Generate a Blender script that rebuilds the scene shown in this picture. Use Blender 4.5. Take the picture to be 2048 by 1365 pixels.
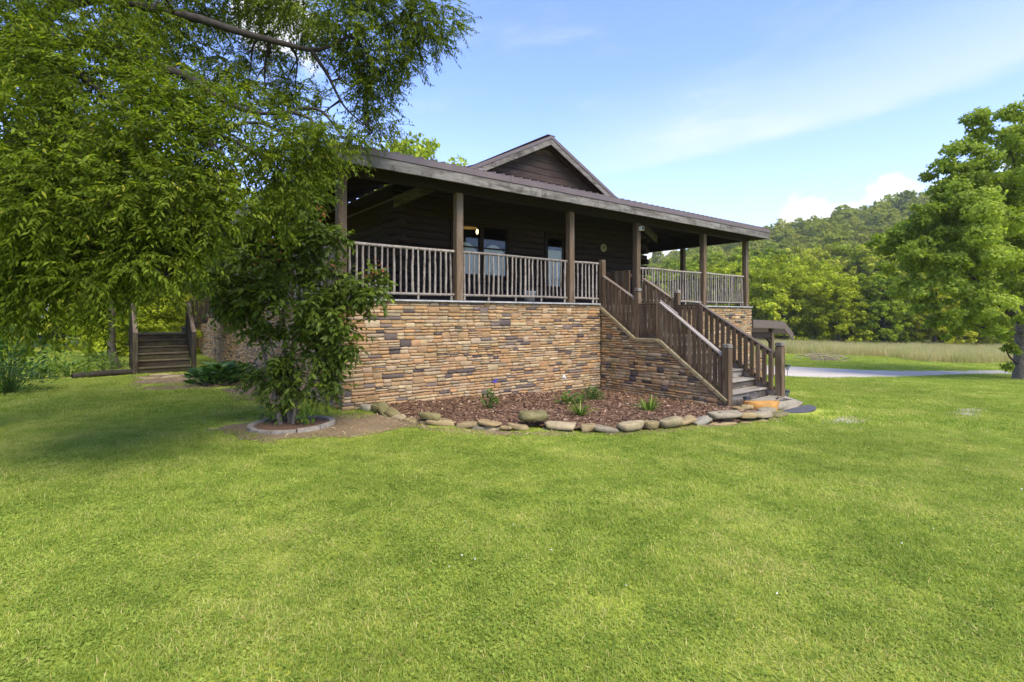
import bpy, bmesh, math, random
import numpy as np
from mathutils import Vector, Matrix, Euler

# ---------------------------------------------------------------- clear
for o in list(bpy.data.objects):
    bpy.data.objects.remove(o)
scene = bpy.context.scene
COL = scene.collection
R = math.radians
rng = np.random.default_rng(7)
random.seed(7)

# ---------------------------------------------------------------- camera
CZ = 1.655
cam_d = bpy.data.cameras.new("camera")
cam_d.sensor_width = 36.0
cam_d.lens = 1054.0 / 2048.0 * 36.0
cam_d.shift_y = -(682.5 - 632.0) / 2048.0
cam_d.clip_start = 0.05
cam_d.clip_end = 6000.0
cam = bpy.data.objects.new("camera", cam_d)
COL.objects.link(cam)
cam.location = (0, 0, CZ)
cam.rotation_euler = (R(90), 0, 0)
scene.camera = cam

# ---------------------------------------------------------------- light
SUN_EL, SUN_AZ = 53.0, 148.0        # azimuth clockwise from the view direction: behind and to the right
EXPOSURE = 1.72
SKY = 0.127
sun_d = bpy.data.lights.new("sun", 'SUN')
sun_d.energy = 2.0
sun_d.angle = R(38.0)
sun_d.color = (1.0, 0.90, 0.74)
sun = bpy.data.objects.new("sun", sun_d)
COL.objects.link(sun)
sdir = Vector((math.sin(R(SUN_AZ)) * math.cos(R(SUN_EL)), math.cos(R(SUN_AZ)) * math.cos(R(SUN_EL)), math.sin(R(SUN_EL))))
sun.rotation_euler = sdir.to_track_quat('Z', 'Y').to_euler()
scene.view_settings.view_transform = 'Standard'
scene.view_settings.look = 'None'
scene.view_settings.exposure = EXPOSURE
scene.view_settings.gamma = 1.0
scene.view_settings.use_curve_mapping = False
scene.cycles.use_denoising = True
scene.cycles.max_bounces = 5
scene.cycles.diffuse_bounces = 3
scene.cycles.glossy_bounces = 2
scene.cycles.transmission_bounces = 4
scene.cycles.transparent_max_bounces = 6
scene.cycles.caustics_reflective = False
scene.cycles.caustics_refractive = False


class NT:
    """small helper for node trees"""
    def __init__(self, nt):
        self.nt = nt
        nt.nodes.clear()

    def n(self, typ, **kw):
        nd = self.nt.nodes.new(typ)
        ins = kw.pop('i', {})
        for k, v in kw.items():
            setattr(nd, k, v)
        for k, v in ins.items():
            s = nd.inputs[k]
            if hasattr(v, 'links') or hasattr(v, 'is_linked'):
                self.nt.links.new(v, s)
            else:
                s.default_value = v
        return nd

    def math(self, op, a, b=None, c=None, clamp=False):
        i = {0: a}
        if b is not None:
            i[1] = b
        if c is not None:
            i[2] = c
        return self.n('ShaderNodeMath', operation=op, use_clamp=clamp, i=i).outputs[0]

    def ramp(self, fac, stops, interp='LINEAR'):
        r = self.n('ShaderNodeValToRGB', i={0: fac})
        cr = r.color_ramp
        cr.interpolation = interp
        while len(cr.elements) < len(stops):
            cr.elements.new(0.5)
        for e, (p, c) in zip(cr.elements, stops):
            e.position = p
            e.color = (*c, 1) if len(c) == 3 else c
        return r.outputs[0]

    def mix(self, fac, a, b, blend='MIX'):
        m = self.n('ShaderNodeMix', data_type='RGBA', blend_type=blend)
        for idx, v in ((0, fac), (6, a), (7, b)):
            s = m.inputs[idx]
            if hasattr(v, 'is_linked'):
                self.nt.links.new(v, s)
            else:
                s.default_value = (*v, 1) if isinstance(v, tuple) and len(v) == 3 else v
        return m.outputs[2]

    def noise(self, vec, scale, detail=3, rough=0.55, dist=0.0, dim='3D'):
        i = {'Scale': scale, 'Detail': detail, 'Roughness': rough, 'Distortion': dist}
        if vec is not None:
            i['Vector'] = vec
        return self.n('ShaderNodeTexNoise', noise_dimensions=dim, i=i).outputs[0]

    def link(self, a, b):
        self.nt.links.new(a, b)


# ---------------------------------------------------------------- sky
world = bpy.data.worlds.new("World")
scene.world = world
world.use_nodes = True
w = NT(world.node_tree)
sky = w.n('ShaderNodeTexSky', sky_type='NISHITA', sun_disc=False, sun_elevation=R(SUN_EL), sun_rotation=R(SUN_AZ),
          altitude=200.0, air_density=1.0, dust_density=0.4, ozone_density=3.0)
tc = w.n('ShaderNodeTexCoord').outputs['Generated']
sep = w.n('ShaderNodeSeparateXYZ', i={0: w.n('ShaderNodeVectorMath', operation='NORMALIZE', i={0: tc}).outputs[0]})
az = w.math('ARCTAN2', sep.outputs[0], sep.outputs[1])
el = w.math('ARCSINE', sep.outputs[2])
# long cirrus band
q = w.math('SUBTRACT', el, w.math('ADD', w.math('MULTIPLY', w.math('SUBTRACT', az, 0.2), 0.12), 0.262))
wob = w.noise(w.n('ShaderNodeCombineXYZ', i={0: w.math('MULTIPLY', az, 2.0), 1: w.math('MULTIPLY', el, 9.0)}).outputs[0], 2.2, 5, 0.6)
q = w.math('ADD', q, w.math('MULTIPLY', w.math('SUBTRACT', wob, 0.5), 0.05))
lo = w.n('ShaderNodeMapRange', interpolation_type='SMOOTHSTEP', i={0: q, 1: -0.015, 2: 0.012}).outputs[0]
hi = w.n('ShaderNodeMapRange', interpolation_type='SMOOTHSTEP', i={0: q, 1: 0.16, 2: 0.0}).outputs[0]
wind = w.n('ShaderNodeMapRange', interpolation_type='SMOOTHSTEP', i={0: az, 1: -0.1, 2: 0.35}).outputs[0]
band = w.math('MULTIPLY', w.math('MULTIPLY', lo, hi), w.math('MULTIPLY', wind, 0.42))
# thin high veil of streaks over the whole sky
vein = w.n('ShaderNodeCombineXYZ', i={0: w.math('ADD', w.math('MULTIPLY', az, 1.6), w.math('MULTIPLY', el, 0.8)),
                                       1: w.math('SUBTRACT', w.math('MULTIPLY', el, 7.0), w.math('MULTIPLY', az, 0.8))}).outputs[0]
vn = w.noise(vein, 1.7, 6, 0.62, 0.4)
veil = w.n('ShaderNodeMapRange', interpolation_type='SMOOTHSTEP', i={0: vn, 1: 0.50, 2: 0.86, 3: 0.0, 4: 0.42}).outputs[0]
# cumulus low over the horizon
cv = w.n('ShaderNodeCombineXYZ', i={0: az, 1: w.math('MULTIPLY', el, 1.35)}).outputs[0]
fb = w.noise(cv, 17.0, 7, 0.58, 0.15)
big = w.noise(cv, 2.6, 2, 0.5)


def blob(a0, e0, ra, re):
    da = w.math('DIVIDE', w.math('SUBTRACT', az, a0), ra)
    de = w.math('DIVIDE', w.math('SUBTRACT', el, e0), re)
    r2 = w.math('ADD', w.math('MULTIPLY', da, da), w.math('MULTIPLY', de, de))
    return w.math('EXPONENT', w.math('MULTIPLY', r2, -1.0))


dens = blob(0.515, 0.155, 0.05, 0.055)
for args in ((0.62, 0.185, 0.04, 0.035), (0.56, 0.15, 0.06, 0.03), (0.43, 0.12, 0.09, 0.03), (0.27, 0.10, 0.14, 0.03),
             (-0.42, 0.48, 0.09, 0.08), (0.76, 0.16, 0.09, 0.05)):
    dens = w.math('MAXIMUM', dens, blob(*args))
belt = w.math('MULTIPLY', w.n('ShaderNodeMapRange', interpolation_type='SMOOTHSTEP', i={0: el, 1: 0.20, 2: 0.06}).outputs[0],
              w.n('ShaderNodeMapRange', interpolation_type='SMOOTHSTEP', i={0: big, 1: 0.5, 2: 0.66}).outputs[0])
dens = w.math('MAXIMUM', dens, belt)
cum = w.math('ADD', dens, w.math('MULTIPLY', w.math('SUBTRACT', fb, 0.5), 1.7))
cum = w.n('ShaderNodeMapRange', interpolation_type='SMOOTHSTEP', i={0: cum, 1: 0.36, 2: 0.72, 3: 0.0, 4: 0.95}).outputs[0]
thin = w.math('ADD', band, veil, clamp=True)
hz = w.n('ShaderNodeMapRange', interpolation_type='SMOOTHSTEP', i={0: el, 1: 0.42, 2: 0.0, 3: 0.0, 4: 0.36}).outputs[0]
thin = w.math('MAXIMUM', thin, hz)
CW = 0.35 / SKY
blue = w.mix(1.0, sky.outputs[0], (0.82, 0.79, 1.02), 'MULTIPLY')
c = w.mix(thin, blue, (CW * 0.93, CW * 0.98, CW * 1.06))
c = w.mix(cum, c, (CW * 1.05, CW * 1.06, CW * 1.08))
bg = w.n('ShaderNodeBackground', i={0: c, 1: SKY})
w.link(bg.outputs[0], w.n('ShaderNodeOutputWorld').inputs[0])

# ---------------------------------------------------------------- the ground plan
AX, AY = 0.791285, 0.6114475          # direction along the house front
P0 = np.array([-2.93649905, 9.13])     # near corner of the stone foundation
HOUSE_ROT = math.atan2(AY, AX)
SS = [-60, -4, 0, 3, 6.5, 13, 20, 25, 38, 68, 110, 400]
ZZ = [0.05, 0.0, 0.0, -.06, -.2, -.48, -.75, -.92, -1.33, -1.93, -2.3, -2.5]


def zg(x, y):
    """height of the lawn"""
    s = (np.asarray(x) - P0[0]) * AX + (np.asarray(y) - P0[1]) * AY
    z = 0
    for d, k in ((-1.2, .25), (0, .5), (1.2, .25)):
        z = z + k * np.interp(s + d, SS, ZZ)
    return z


def W(s, t):
    """house plan (s along the front, t outwards) to world x, y"""
    return P0[0] + s * AX + t * AY, P0[1] + s * AY - t * AX


def Wg(s, t, dz=0.0):
    x, y = W(s, t)
    return (x, y, float(zg(x, y)) + dz)


# ---------------------------------------------------------------- mesh helpers
def mesh_np(name, V, F, mat=None, smooth=False, fattr=None, fcol=None):
    V = np.asarray(V, dtype=np.float32).reshape(-1, 3)
    F = np.asarray(F, dtype=np.int32)
    me = bpy.data.meshes.new(name)
    me.vertices.add(len(V))
    me.vertices.foreach_set('co', V.ravel())
    k = F.shape[1]
    me.loops.add(F.size)
    me.loops.foreach_set('vertex_index', F.ravel())
    me.polygons.add(len(F))
    me.polygons.foreach_set('loop_start', np.arange(0, F.size, k, dtype=np.int32))
    try:
        me.polygons.foreach_set('loop_total', np.full(len(F), k, dtype=np.int32))
    except Exception:
        pass
    me.update(calc_edges=True)
    if smooth:
        me.polygons.foreach_set('use_smooth', np.ones(len(F), dtype=bool))
    if fattr is not None:
        at = me.attributes.new('rnd', 'FLOAT', 'FACE')
        at.data.foreach_set('value', np.asarray(fattr, dtype=np.float32))
    if fcol is not None:
        at = me.attributes.new('col', 'FLOAT_COLOR', 'FACE')
        fc = np.asarray(fcol, dtype=np.float32)
        fc = np.concatenate([fc, np.ones((len(fc), 1), np.float32)], axis=1)
        at.data.foreach_set('color', fc.ravel())
    if mat:
        me.materials.append(mat)
    return me


def mesh_py(name, V, F, mat=None, smooth=False):
    me = bpy.data.meshes.new(name)
    me.from_pydata([tuple(v) for v in V], [], F)
    me.update()
    if smooth:
        for p in me.polygons:
            p.use_smooth = True
    if mat:
        me.materials.append(mat)
    return me


def add(name, me, parent=None, loc=None, rot=None, scale=None, label=None, cat=None, group=None, kind=None):
    o = bpy.data.objects.new(name, me)
    COL.objects.link(o)
    if parent is not None:
        o.parent = parent
    if loc is not None:
        o.location = loc
    if rot is not None:
        o.rotation_euler = rot
    if scale is not None:
        o.scale = scale
    if label:
        o['label'] = label
    if cat:
        o['category'] = cat
    if group:
        o['group'] = group
    if kind:
        o['kind'] = kind
    return o


def thing(name, label, cat, loc=(0, 0, 0), rz=0.0, group=None):
    return add(name, None, None, loc, (0, 0, rz), None, label, cat, group)


_boxes = {}


def box_mesh(sx, sy, sz, mat, bev=0.006):
    key = (round(sx, 3), round(sy, 3), round(sz, 3), mat.name, bev)
    if key in _boxes:
        return _boxes[key]
    b = min(bev, sx * .3, sy * .3, sz * .3)
    bm = bmesh.new()
    bmesh.ops.create_cube(bm, size=1.0)
    bmesh.ops.scale(bm, vec=(sx, sy, sz), verts=bm.verts)
    if b > 0.0005:
        bmesh.ops.bevel(bm, geom=list(bm.edges), offset=b, segments=1, affect='EDGES', profile=0.5)
    me = bpy.data.meshes.new('box')
    bm.to_mesh(me)
    bm.free()
    me.materials.append(mat)
    _boxes[key] = me
    return me


def box(name, x0, x1, y0, y1, z0, z1, mat, parent=None, bev=0.006, **kw):
    me = box_mesh(x1 - x0, y1 - y0, z1 - z0, mat, bev)
    return add(name, me, parent, ((x0 + x1) / 2, (y0 + y1) / 2, (z0 + z1) / 2), **kw)


def bar(name, p, q, wdt, hgt, mat, parent=None, bev=0.005, roll=0.0, ext=0.0, **kw):
    """board from p to q: length along local x, width along local y, height along local z"""
    p, q = Vector(p), Vector(q)
    d = q - p
    L = d.length + ext
    me = box_mesh(L, wdt, hgt, mat, bev)
    d.normalize()
    up = Vector((0, 0, 1))
    yv = up.cross(d)
    if yv.length < 1e-4:
        yv = Vector((0, 1, 0))
    yv.normalize()
    zv = d.cross(yv)
    m = Matrix((d, yv, zv)).transposed()
    o = add(name, me, parent, (p + q) / 2, **kw)
    o.rotation_euler = (m @ Matrix.Rotation(roll, 3, 'X')).to_euler()
    return o


def tube_arrays(path, radii, sides=6, cap=True):
    P = np.asarray(path, float)
    n = len(P)
    T = np.gradient(P, axis=0)
    T /= (np.linalg.norm(T, axis=1, keepdims=True) + 1e-9)
    ref = np.array([0.13, 0.31, 0.94])
    if abs(T.mean(0) @ ref) > 0.9 * np.linalg.norm(T.mean(0)):
        ref = np.array([0.95, 0.2, 0.1])
    A = np.cross(T, ref)
    A /= (np.linalg.norm(A, axis=1, keepdims=True) + 1e-9)
    B = np.cross(T, A)
    an = np.linspace(0, 2 * np.pi, sides, endpoint=False)
    rr = np.asarray(radii, float).reshape(-1, 1, 1)
    V = P[:, None, :] + rr * (np.cos(an)[None, :, None] * A[:, None, :] + np.sin(an)[None, :, None] * B[:, None, :])
    V = V.reshape(-1, 3)
    i = np.arange(n - 1)[:, None] * sides
    j = np.arange(sides)[None, :]
    j2 = (j + 1) % sides
    F = np.stack([i + j, i + j2, i + sides + j2, i + sides + j], axis=-1).reshape(-1, 4)
    return V, F


def merge(parts):
    Vs, Fs, off = [], [], 0
    for V, F in parts:
        Vs.append(V)
        Fs.append(F + off)
        off += len(V)
    return np.concatenate(Vs), np.concatenate(Fs)


def smooth_path(pts, n=14):
    """Catmull-Rom through the points"""
    P = np.asarray(pts, float)
    P = np.vstack([2 * P[0] - P[1], P, 2 * P[-1] - P[-2]])
    out = []
    m = len(P) - 3
    for k in range(m):
        p0, p1, p2, p3 = P[k:k + 4]
        for t in np.linspace(0, 1, max(3, n // m + 1), endpoint=(k == m - 1)):
            out.append(.5 * ((2 * p1) + (-p0 + p2) * t + (2 * p0 - 5 * p1 + 4 * p2 - p3) * t * t + (-p0 + 3 * p1 - 3 * p2 + p3) * t ** 3))
    return np.array(out)


def rot_mats(n, r, tilt=None):
    """random orientations; tilt None = any"""
    q = r.normal(size=(n, 4))
    q /= np.linalg.norm(q, axis=1, keepdims=True)
    a, b, c2, d = q.T
    return np.stack([np.stack([1 - 2 * (c2 * c2 + d * d), 2 * (b * c2 - a * d), 2 * (b * d + a * c2)], -1),
                     np.stack([2 * (b * c2 + a * d), 1 - 2 * (b * b + d * d), 2 * (c2 * d - a * b)], -1),
                     np.stack([2 * (b * d - a * c2), 2 * (c2 * d + a * b), 1 - 2 * (b * b + c2 * c2)], -1)], -2)


def frames(D, N):
    """rotation matrices with x = D, z close to N"""
    D = D / (np.linalg.norm(D, axis=-1, keepdims=True) + 1e-9)
    Y = np.cross(N, D)
    Y /= (np.linalg.norm(Y, axis=-1, keepdims=True) + 1e-9)
    Z = np.cross(D, Y)
    return np.stack([D, Y, Z], axis=-1)


def stamp(V, F, M, loc, scale):
    """copies of a template (V,F) with matrices M (n,3,3), loc (n,3), scale (n,)"""
    n = len(M)
    X = np.einsum('nij,vj->nvi', M, V) * np.asarray(scale).reshape(-1, 1, 1) + np.asarray(loc)[:, None, :]
    FF = F[None] + (np.arange(n) * len(V))[:, None, None]
    return X.reshape(-1, 3), FF.reshape(-1, F.shape[1])


# ---------------------------------------------------------------- materials
MATS = {}


def newmat(name):
    m = bpy.data.materials.new(name)
    m.use_nodes = True
    MATS[name] = m
    return m, NT(m.node_tree)


def finish(m, t, col, rough=0.8, bump=None, bs=0.3, bd=0.02, spec=0.3, metal=0.0):
    i = {'Base Color': col if hasattr(col, 'is_linked') else (*col, 1), 'Roughness': rough, 'Metallic': metal}
    p = t.n('ShaderNodeBsdfPrincipled', i=i)
    p.inputs['Specular IOR Level'].default_value = spec
    if bump is not None:
        b = t.n('ShaderNodeBump', i={'Strength': bs, 'Distance': bd, 'Height': bump})
        t.link(b.outputs[0], p.inputs['Normal'])
    t.link(p.outputs[0], t.n('ShaderNodeOutputMaterial').inputs[0])
    return m


def objvec(t, off=7.0):
    tcn = t.n('ShaderNodeTexCoord').outputs['Object']
    rnd = t.n('ShaderNodeObjectInfo').outputs['Random']
    v = t.n('ShaderNodeCombineXYZ', i={0: t.math('MULTIPLY', rnd, off * 13), 1: t.math('MULTIPLY', rnd, off * 7), 2: t.math('MULTIPLY', rnd, off * 3)})
    return t.n('ShaderNodeVectorMath', operation='ADD', i={0: tcn, 1: v.outputs[0]}).outputs[0], rnd


def wood(name, dark, light, axis='x', patina=None, pat_amt=0.5, moss=0.0, vary=0.25, rough=0.82, blotch=0.0):
    m, t = newmat(name)
    vec, rnd = objvec(t)
    sc = {'x': (0.9, 16, 16), 'y': (16, 0.9, 16), 'z': (16, 16, 0.9)}[axis]
    mv = t.n('ShaderNodeMapping', i={'Vector': vec, 'Scale': sc}).outputs[0]
    g = t.noise(mv, 1.6, 8, 0.65, 0.6)
    fine = t.noise(mv, 6.0, 4, 0.6)
    col = t.ramp(g, [(0.3, dark), (0.7, light)])
    if patina:
        p = t.noise(t.n('ShaderNodeMapping', i={'Vector': vec, 'Scale': tuple(0.35 * k ** 0.62 for k in sc)}).outputs[0], 4.0, 7, 0.68, 0.4)
        pf = t.n('ShaderNodeMapRange', i={0: p, 1: 0.66 - pat_amt * .35, 2: 0.76 - pat_amt * .22}).outputs[0]
        col = t.mix(pf, col, t.ramp(fine, [(0.25, tuple(x * .6 for x in patina)), (0.75, patina)]))
    if blotch > 0:
        bn = t.noise(vec, 5.5, 7, 0.72, 0.3)
        col = t.mix(t.n('ShaderNodeMapRange', i={0: bn, 1: 0.62 - blotch * .2, 2: 0.70 - blotch * .1, 4: 0.8}).outputs[0], col, tuple(x * .8 for x in dark))
    if moss > 0:
        mo = t.noise(vec, 3.0, 5, 0.65)
        mf = t.n('ShaderNodeMapRange', i={0: mo, 1: 0.62 - moss * .3, 2: 0.75 - moss * .2, 4: 0.75}).outputs[0]
        col = t.mix(mf, col, (0.075, 0.085, 0.02))
    f = t.math('ADD', t.math('MULTIPLY', t.math('SUBTRACT', rnd, .5), vary * 2), 1.0)
    col = t.mix(1.0, col, t.n('ShaderNodeCombineXYZ', i={0: f, 1: f, 2: f}).outputs[0], 'MULTIPLY')
    return finish(m, t, col, rough, t.math('ADD', g, t.math('MULTIPLY', fine, 0.5)), 0.55, 0.006)


def wood3(name, *a, **k):
    return {ax: wood(name + '_' + ax, *a, axis=ax, **k) for ax in 'xyz'}


POSTW = wood('post_wood', (0.050, 0.032, 0.018), (0.165, 0.112, 0.064), 'z', (0.18, 0.145, 0.105), 0.45)
FASCIA = wood('fascia_wood', (0.04, 0.035, 0.029), (0.17, 0.15, 0.125), 'x', (0.26, 0.24, 0.21), 0.7, vary=.18, blotch=0.5)
STAIRW = wood3('stair_wood', (0.042, 0.027, 0.014), (0.150, 0.098, 0.052), patina=(0.21, 0.155, 0.095), pat_amt=0.42, moss=0.12, vary=.3)
RAILCAP = wood3('weathered_wood', (0.10, 0.085, 0.065), (0.30, 0.26, 0.21), patina=(0.36, 0.33, 0.29), pat_amt=0.5)
RAILMID = wood3('rail_wood', (0.055, 0.040, 0.028), (0.17, 0.125, 0.088), patina=(0.24, 0.20, 0.155), pat_amt=0.45, moss=0.1)
TREADW = wood3('tread_wood', (0.09, 0.075, 0.055), (0.24, 0.21, 0.165), patina=(0.34, 0.31, 0.26), pat_amt=0.5, moss=0.15)
RISERW = wood('riser_wood', (0.045, 0.036, 0.027), (0.12, 0.10, 0.075), 'x', (0.34, 0.32, 0.29), 0.42)
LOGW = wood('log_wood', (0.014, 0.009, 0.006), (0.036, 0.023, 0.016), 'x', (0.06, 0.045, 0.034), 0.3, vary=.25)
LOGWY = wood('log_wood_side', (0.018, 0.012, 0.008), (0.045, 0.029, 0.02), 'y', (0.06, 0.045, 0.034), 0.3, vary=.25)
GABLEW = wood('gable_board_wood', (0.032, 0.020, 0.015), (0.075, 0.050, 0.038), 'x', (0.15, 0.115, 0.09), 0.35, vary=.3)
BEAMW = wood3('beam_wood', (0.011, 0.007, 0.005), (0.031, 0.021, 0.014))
DARKSTEP = wood3('shaded_stair_wood', (0.016, 0.012, 0.007), (0.05, 0.038, 0.022), patina=(0.09, 0.075, 0.045), pat_amt=0.4, moss=0.25)  # wood colour darkened to carry the shade over the side steps


def simple(name, colr, rough=0.6, nscale=0, namt=0.2, bump=0.0, metal=0.0, spec=0.3):
    m, t = newmat(name)
    if nscale:
        vec, rnd = objvec(t)
        nz = t.noise(vec, nscale, 5, 0.6)
        cc = t.ramp(nz, [(0.3, tuple(x * (1 - namt) for x in colr)), (0.7, tuple(min(1, x * (1 + namt)) for x in colr))])
        return finish(m, t, cc, rough, nz if bump else None, bump, 0.01, spec, metal)
    return finish(m, t, colr, rough, spec=spec, metal=metal)


METAL = simple('brown_metal', (0.115, 0.086, 0.074), 0.42, 3.0, 0.12, metal=0.0, spec=0.5)
METALROOF = simple('brown_metal_roof', (0.15, 0.11, 0.092), 0.38, 2.0, 0.15, spec=0.5)
FLASH = simple('grey_flashing', (0.34, 0.34, 0.32), 0.6, 6.0, 0.3)
BLACK = simple('dark_plastic', (0.02, 0.021, 0.022), 0.4)
WHITE = simple('white_paint', (0.75, 0.74, 0.7), 0.5, 8, 0.06)
CREAM = simple('cream_glaze', (0.52, 0.48, 0.36), 0.5, 20, 0.2)
CURTAIN = simple('white_curtain', (0.78, 0.76, 0.72), 0.9, 14, 0.1)
MORTAR = simple('mortar', (0.21, 0.15, 0.09), 0.95, 12, 0.3, 0.4)
CONCRETE = simple('concrete', (0.23, 0.205, 0.16), 0.9, 9, 0.35, 0.4)
ROOM = simple('room_paint', (0.16, 0.13, 0.10), 0.9)
PLANT_POT = simple('pale_bucket_plastic', (0.42, 0.45, 0.46), 0.5)
m, t = newmat('window_glass')
gl = t.n('ShaderNodeBsdfGlossy', i={'Roughness': 0.03, 'Color': (0.9, 0.95, 1, 1)})
tr = t.n('ShaderNodeBsdfTransparent', i={'Color': (0.86, 0.88, 0.86, 1)})
fr = t.n('ShaderNodeLayerWeight', i={'Blend': 0.25}).outputs['Fresnel']
mx = t.n('ShaderNodeMixShader', i={0: t.math('ADD', t.math('MULTIPLY', fr, 0.3), 0.02, clamp=True), 1: tr.outputs[0], 2: gl.outputs[0]})
t.link(mx.outputs[0], t.n('ShaderNodeOutputMaterial').inputs[0])
GLASS = m
m, t = newmat('lamp_glow')
e = t.n('ShaderNodeEmission', i={'Color': (1.0, 0.72, 0.3, 1), 'Strength': 7.0})
t.link(e.outputs[0], t.n('ShaderNodeOutputMaterial').inputs[0])
GLOW = m
m, t = newmat('lamp_shade_glass')
e = t.n('ShaderNodeEmission', i={'Color': (1.0, 0.6, 0.15, 1), 'Strength': 0.05})
d = t.n('ShaderNodeBsdfDiffuse', i={'Color': (0.4, 0.28, 0.1, 1)})
t.link(t.n('ShaderNodeAddShader', i={0: e.outputs[0], 1: d.outputs[0]}).outputs[0], t.n('ShaderNodeOutputMaterial').inputs[0])
SHADE = m


def stone_mat(name, use_attr, moss=0.0):
    m, t = newmat(name)
    if use_attr:
        colr = t.n('ShaderNodeAttribute', attribute_name='col').outputs['Color']
    else:
        colr = t.n('ShaderNodeObjectInfo').outputs['Color']
    pos = t.n('ShaderNodeNewGeometry').outputs['Position']
    n1 = t.noise(pos, 9.0, 6, 0.65)
    n2 = t.noise(pos, 42.0, 5, 0.6)
    f = t.math('ADD', t.math('MULTIPLY', n1, 0.9), 0.55)
    cc = t.mix(1.0, colr, t.n('ShaderNodeCombineXYZ', i={0: f, 1: f, 2: t.math('MULTIPLY', f, 0.97)}).outputs[0], 'MULTIPLY')
    cc = t.mix(t.n('ShaderNodeMapRange', i={0: n2, 1: 0.55, 2: 0.75, 4: 0.35}).outputs[0], cc, (0.46, 0.40, 0.31))
    if moss:
        mo = t.noise(pos, 2.3, 5, 0.65)
        cc = t.mix(t.n('ShaderNodeMapRange', i={0: mo, 1: 0.62 - moss * .3, 2: 0.8 - moss * .2, 4: 0.6}).outputs[0], cc, (0.10, 0.11, 0.03))
    return finish(m, t, cc, 0.88, t.math('ADD', n1, n2), 0.6, 0.012)


STONE = stone_mat('ledge_stone', False, 0.06)
STONE_A = stone_mat('ledge_stone_mass', True, 0.06)
STONE_MOSSY = stone_mat('mossy_ledge_stone', False, 0.35)
ROCK = stone_mat('bed_rock', False, 0.3)
PAL = np.array([(0.40, 0.245, 0.125), (0.42, 0.28, 0.155), (0.45, 0.33, 0.205), (0.36, 0.225, 0.12), (0.40, 0.30, 0.195), (0.45, 0.265, 0.125),
                (0.34, 0.26, 0.175), (0.47, 0.36, 0.235), (0.38, 0.24, 0.135), (0.41, 0.27, 0.145)])
DARKPAL = np.array([(0.075, 0.058, 0.052), (0.10, 0.076, 0.066), (0.15, 0.115, 0.095)])


def stone_colour(r):
    if r.random() < 0.10:
        return DARKPAL[r.integers(len(DARKPAL))] * r.uniform(.85, 1.25)
    base = PAL[r.integers(len(PAL))]
    base = base * np.array([.93, .91, .87])
    return base * r.uniform(.72, 1.02) * np.array([1, r.uniform(.98, 1.05), r.uniform(.9, 1.04)])


def leaf_mat(name, stops, trans=0.35, rough=0.5, obj_tint=False, pos_noise=None, spec=0.35, inst=False):
    m, t = newmat(name)
    rnd = t.n('ShaderNodeAttribute', attribute_name='rnd').outputs['Fac']
    if pos_noise:
        pos = t.n('ShaderNodeNewGeometry').outputs['Position']
        nz = t.noise(pos, pos_noise, 3, 0.6)
        rnd = t.math('ADD', t.math('MULTIPLY', rnd, 0.6), t.math('MULTIPLY', t.math('SUBTRACT', nz, 0.3), 0.9), clamp=True)
    colr = t.ramp(rnd, stops)
    if inst:            # every crown of the wood has its own shade of green
        ir = t.n('ShaderNodeObjectInfo').outputs['Random']
        colr = t.mix(1.0, colr, t.ramp(ir, [(0, (.62, .72, .62)), (.3, (1.05, 1.0, .8)), (.6, (.85, .95, .9)), (.85, (1.2, 1.1, .8)), (1, (1.15, 1.05, 1.5))]), 'MULTIPLY')
    if obj_tint:
        colr = t.mix(1.0, colr, t.n('ShaderNodeObjectInfo').outputs['Color'], 'MULTIPLY')
    p = t.n('ShaderNodeBsdfPrincipled', i={'Base Color': colr, 'Roughness': rough})
    p.inputs['Specular IOR Level'].default_value = spec
    br = t.mix(1.0, colr, (1.5, 1.6, 0.7), 'MULTIPLY')
    tl = t.n('ShaderNodeBsdfTranslucent', i={'Color': br})
    mx = t.n('ShaderNodeMixShader', i={0: trans, 1: p.outputs[0], 2: tl.outputs[0]})
    t.link(mx.outputs[0], t.n('ShaderNodeOutputMaterial').inputs[0])
    return m


LEAF_NEAR = leaf_mat('drooping_leaf', [(0.0, (0.046, 0.070, 0.005)), (0.5, (0.110, 0.155, 0.011)), (0.85, (0.205, 0.26, 0.024)), (1.0, (0.34, 0.31, 0.04))], 0.48, 0.6, spec=0.12)
LEAF_SHRUB = leaf_mat('shrub_leaf', [(0.0, (0.048, 0.078, 0.010)), (0.6, (0.110, 0.160, 0.020)), (1.0, (0.21, 0.27, 0.035))], 0.38, 0.5, spec=0.25)
LEAF_MAPLE = leaf_mat('maple_leaf', [(0.0, (0.105, 0.15, 0.016)), (0.55, (0.225, 0.295, 0.034)), (1.0, (0.39, 0.46, 0.085))], 0.45, 0.6, obj_tint=True, spec=0.12)
LEAF_FAR = leaf_mat('far_leaf', [(0.0, (0.12, 0.150, 0.012)), (0.5, (0.26, 0.31, 0.025)), (1.0, (0.44, 0.48, 0.06))], 0.42, 0.6, obj_tint=True, spec=0.12)
LEAF_HILL = leaf_mat('hill_leaf', [(0.0, (0.14, 0.170, 0.024)), (0.5, (0.265, 0.30, 0.042)), (1.0, (0.42, 0.43, 0.08))], 0.38, 0.6, spec=0.1, pos_noise=0.035, inst=True)
LEAF_LOW = leaf_mat('low_plant_leaf', [(0.0, (0.03, 0.075, 0.012)), (0.5, (0.085, 0.15, 0.03)), (1.0, (0.2, 0.26, 0.06))], 0.3, obj_tint=True)
BARK = simple('grey_bark', (0.16, 0.135, 0.105), 0.95, 9, 0.45, 0.9)
BARKD = simple('dark_bark', (0.035, 0.029, 0.023), 0.95, 9, 0.45, 0.9)
BRUSH = simple('dead_branch', (0.30, 0.24, 0.17), 0.9, 9, 0.3)


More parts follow.
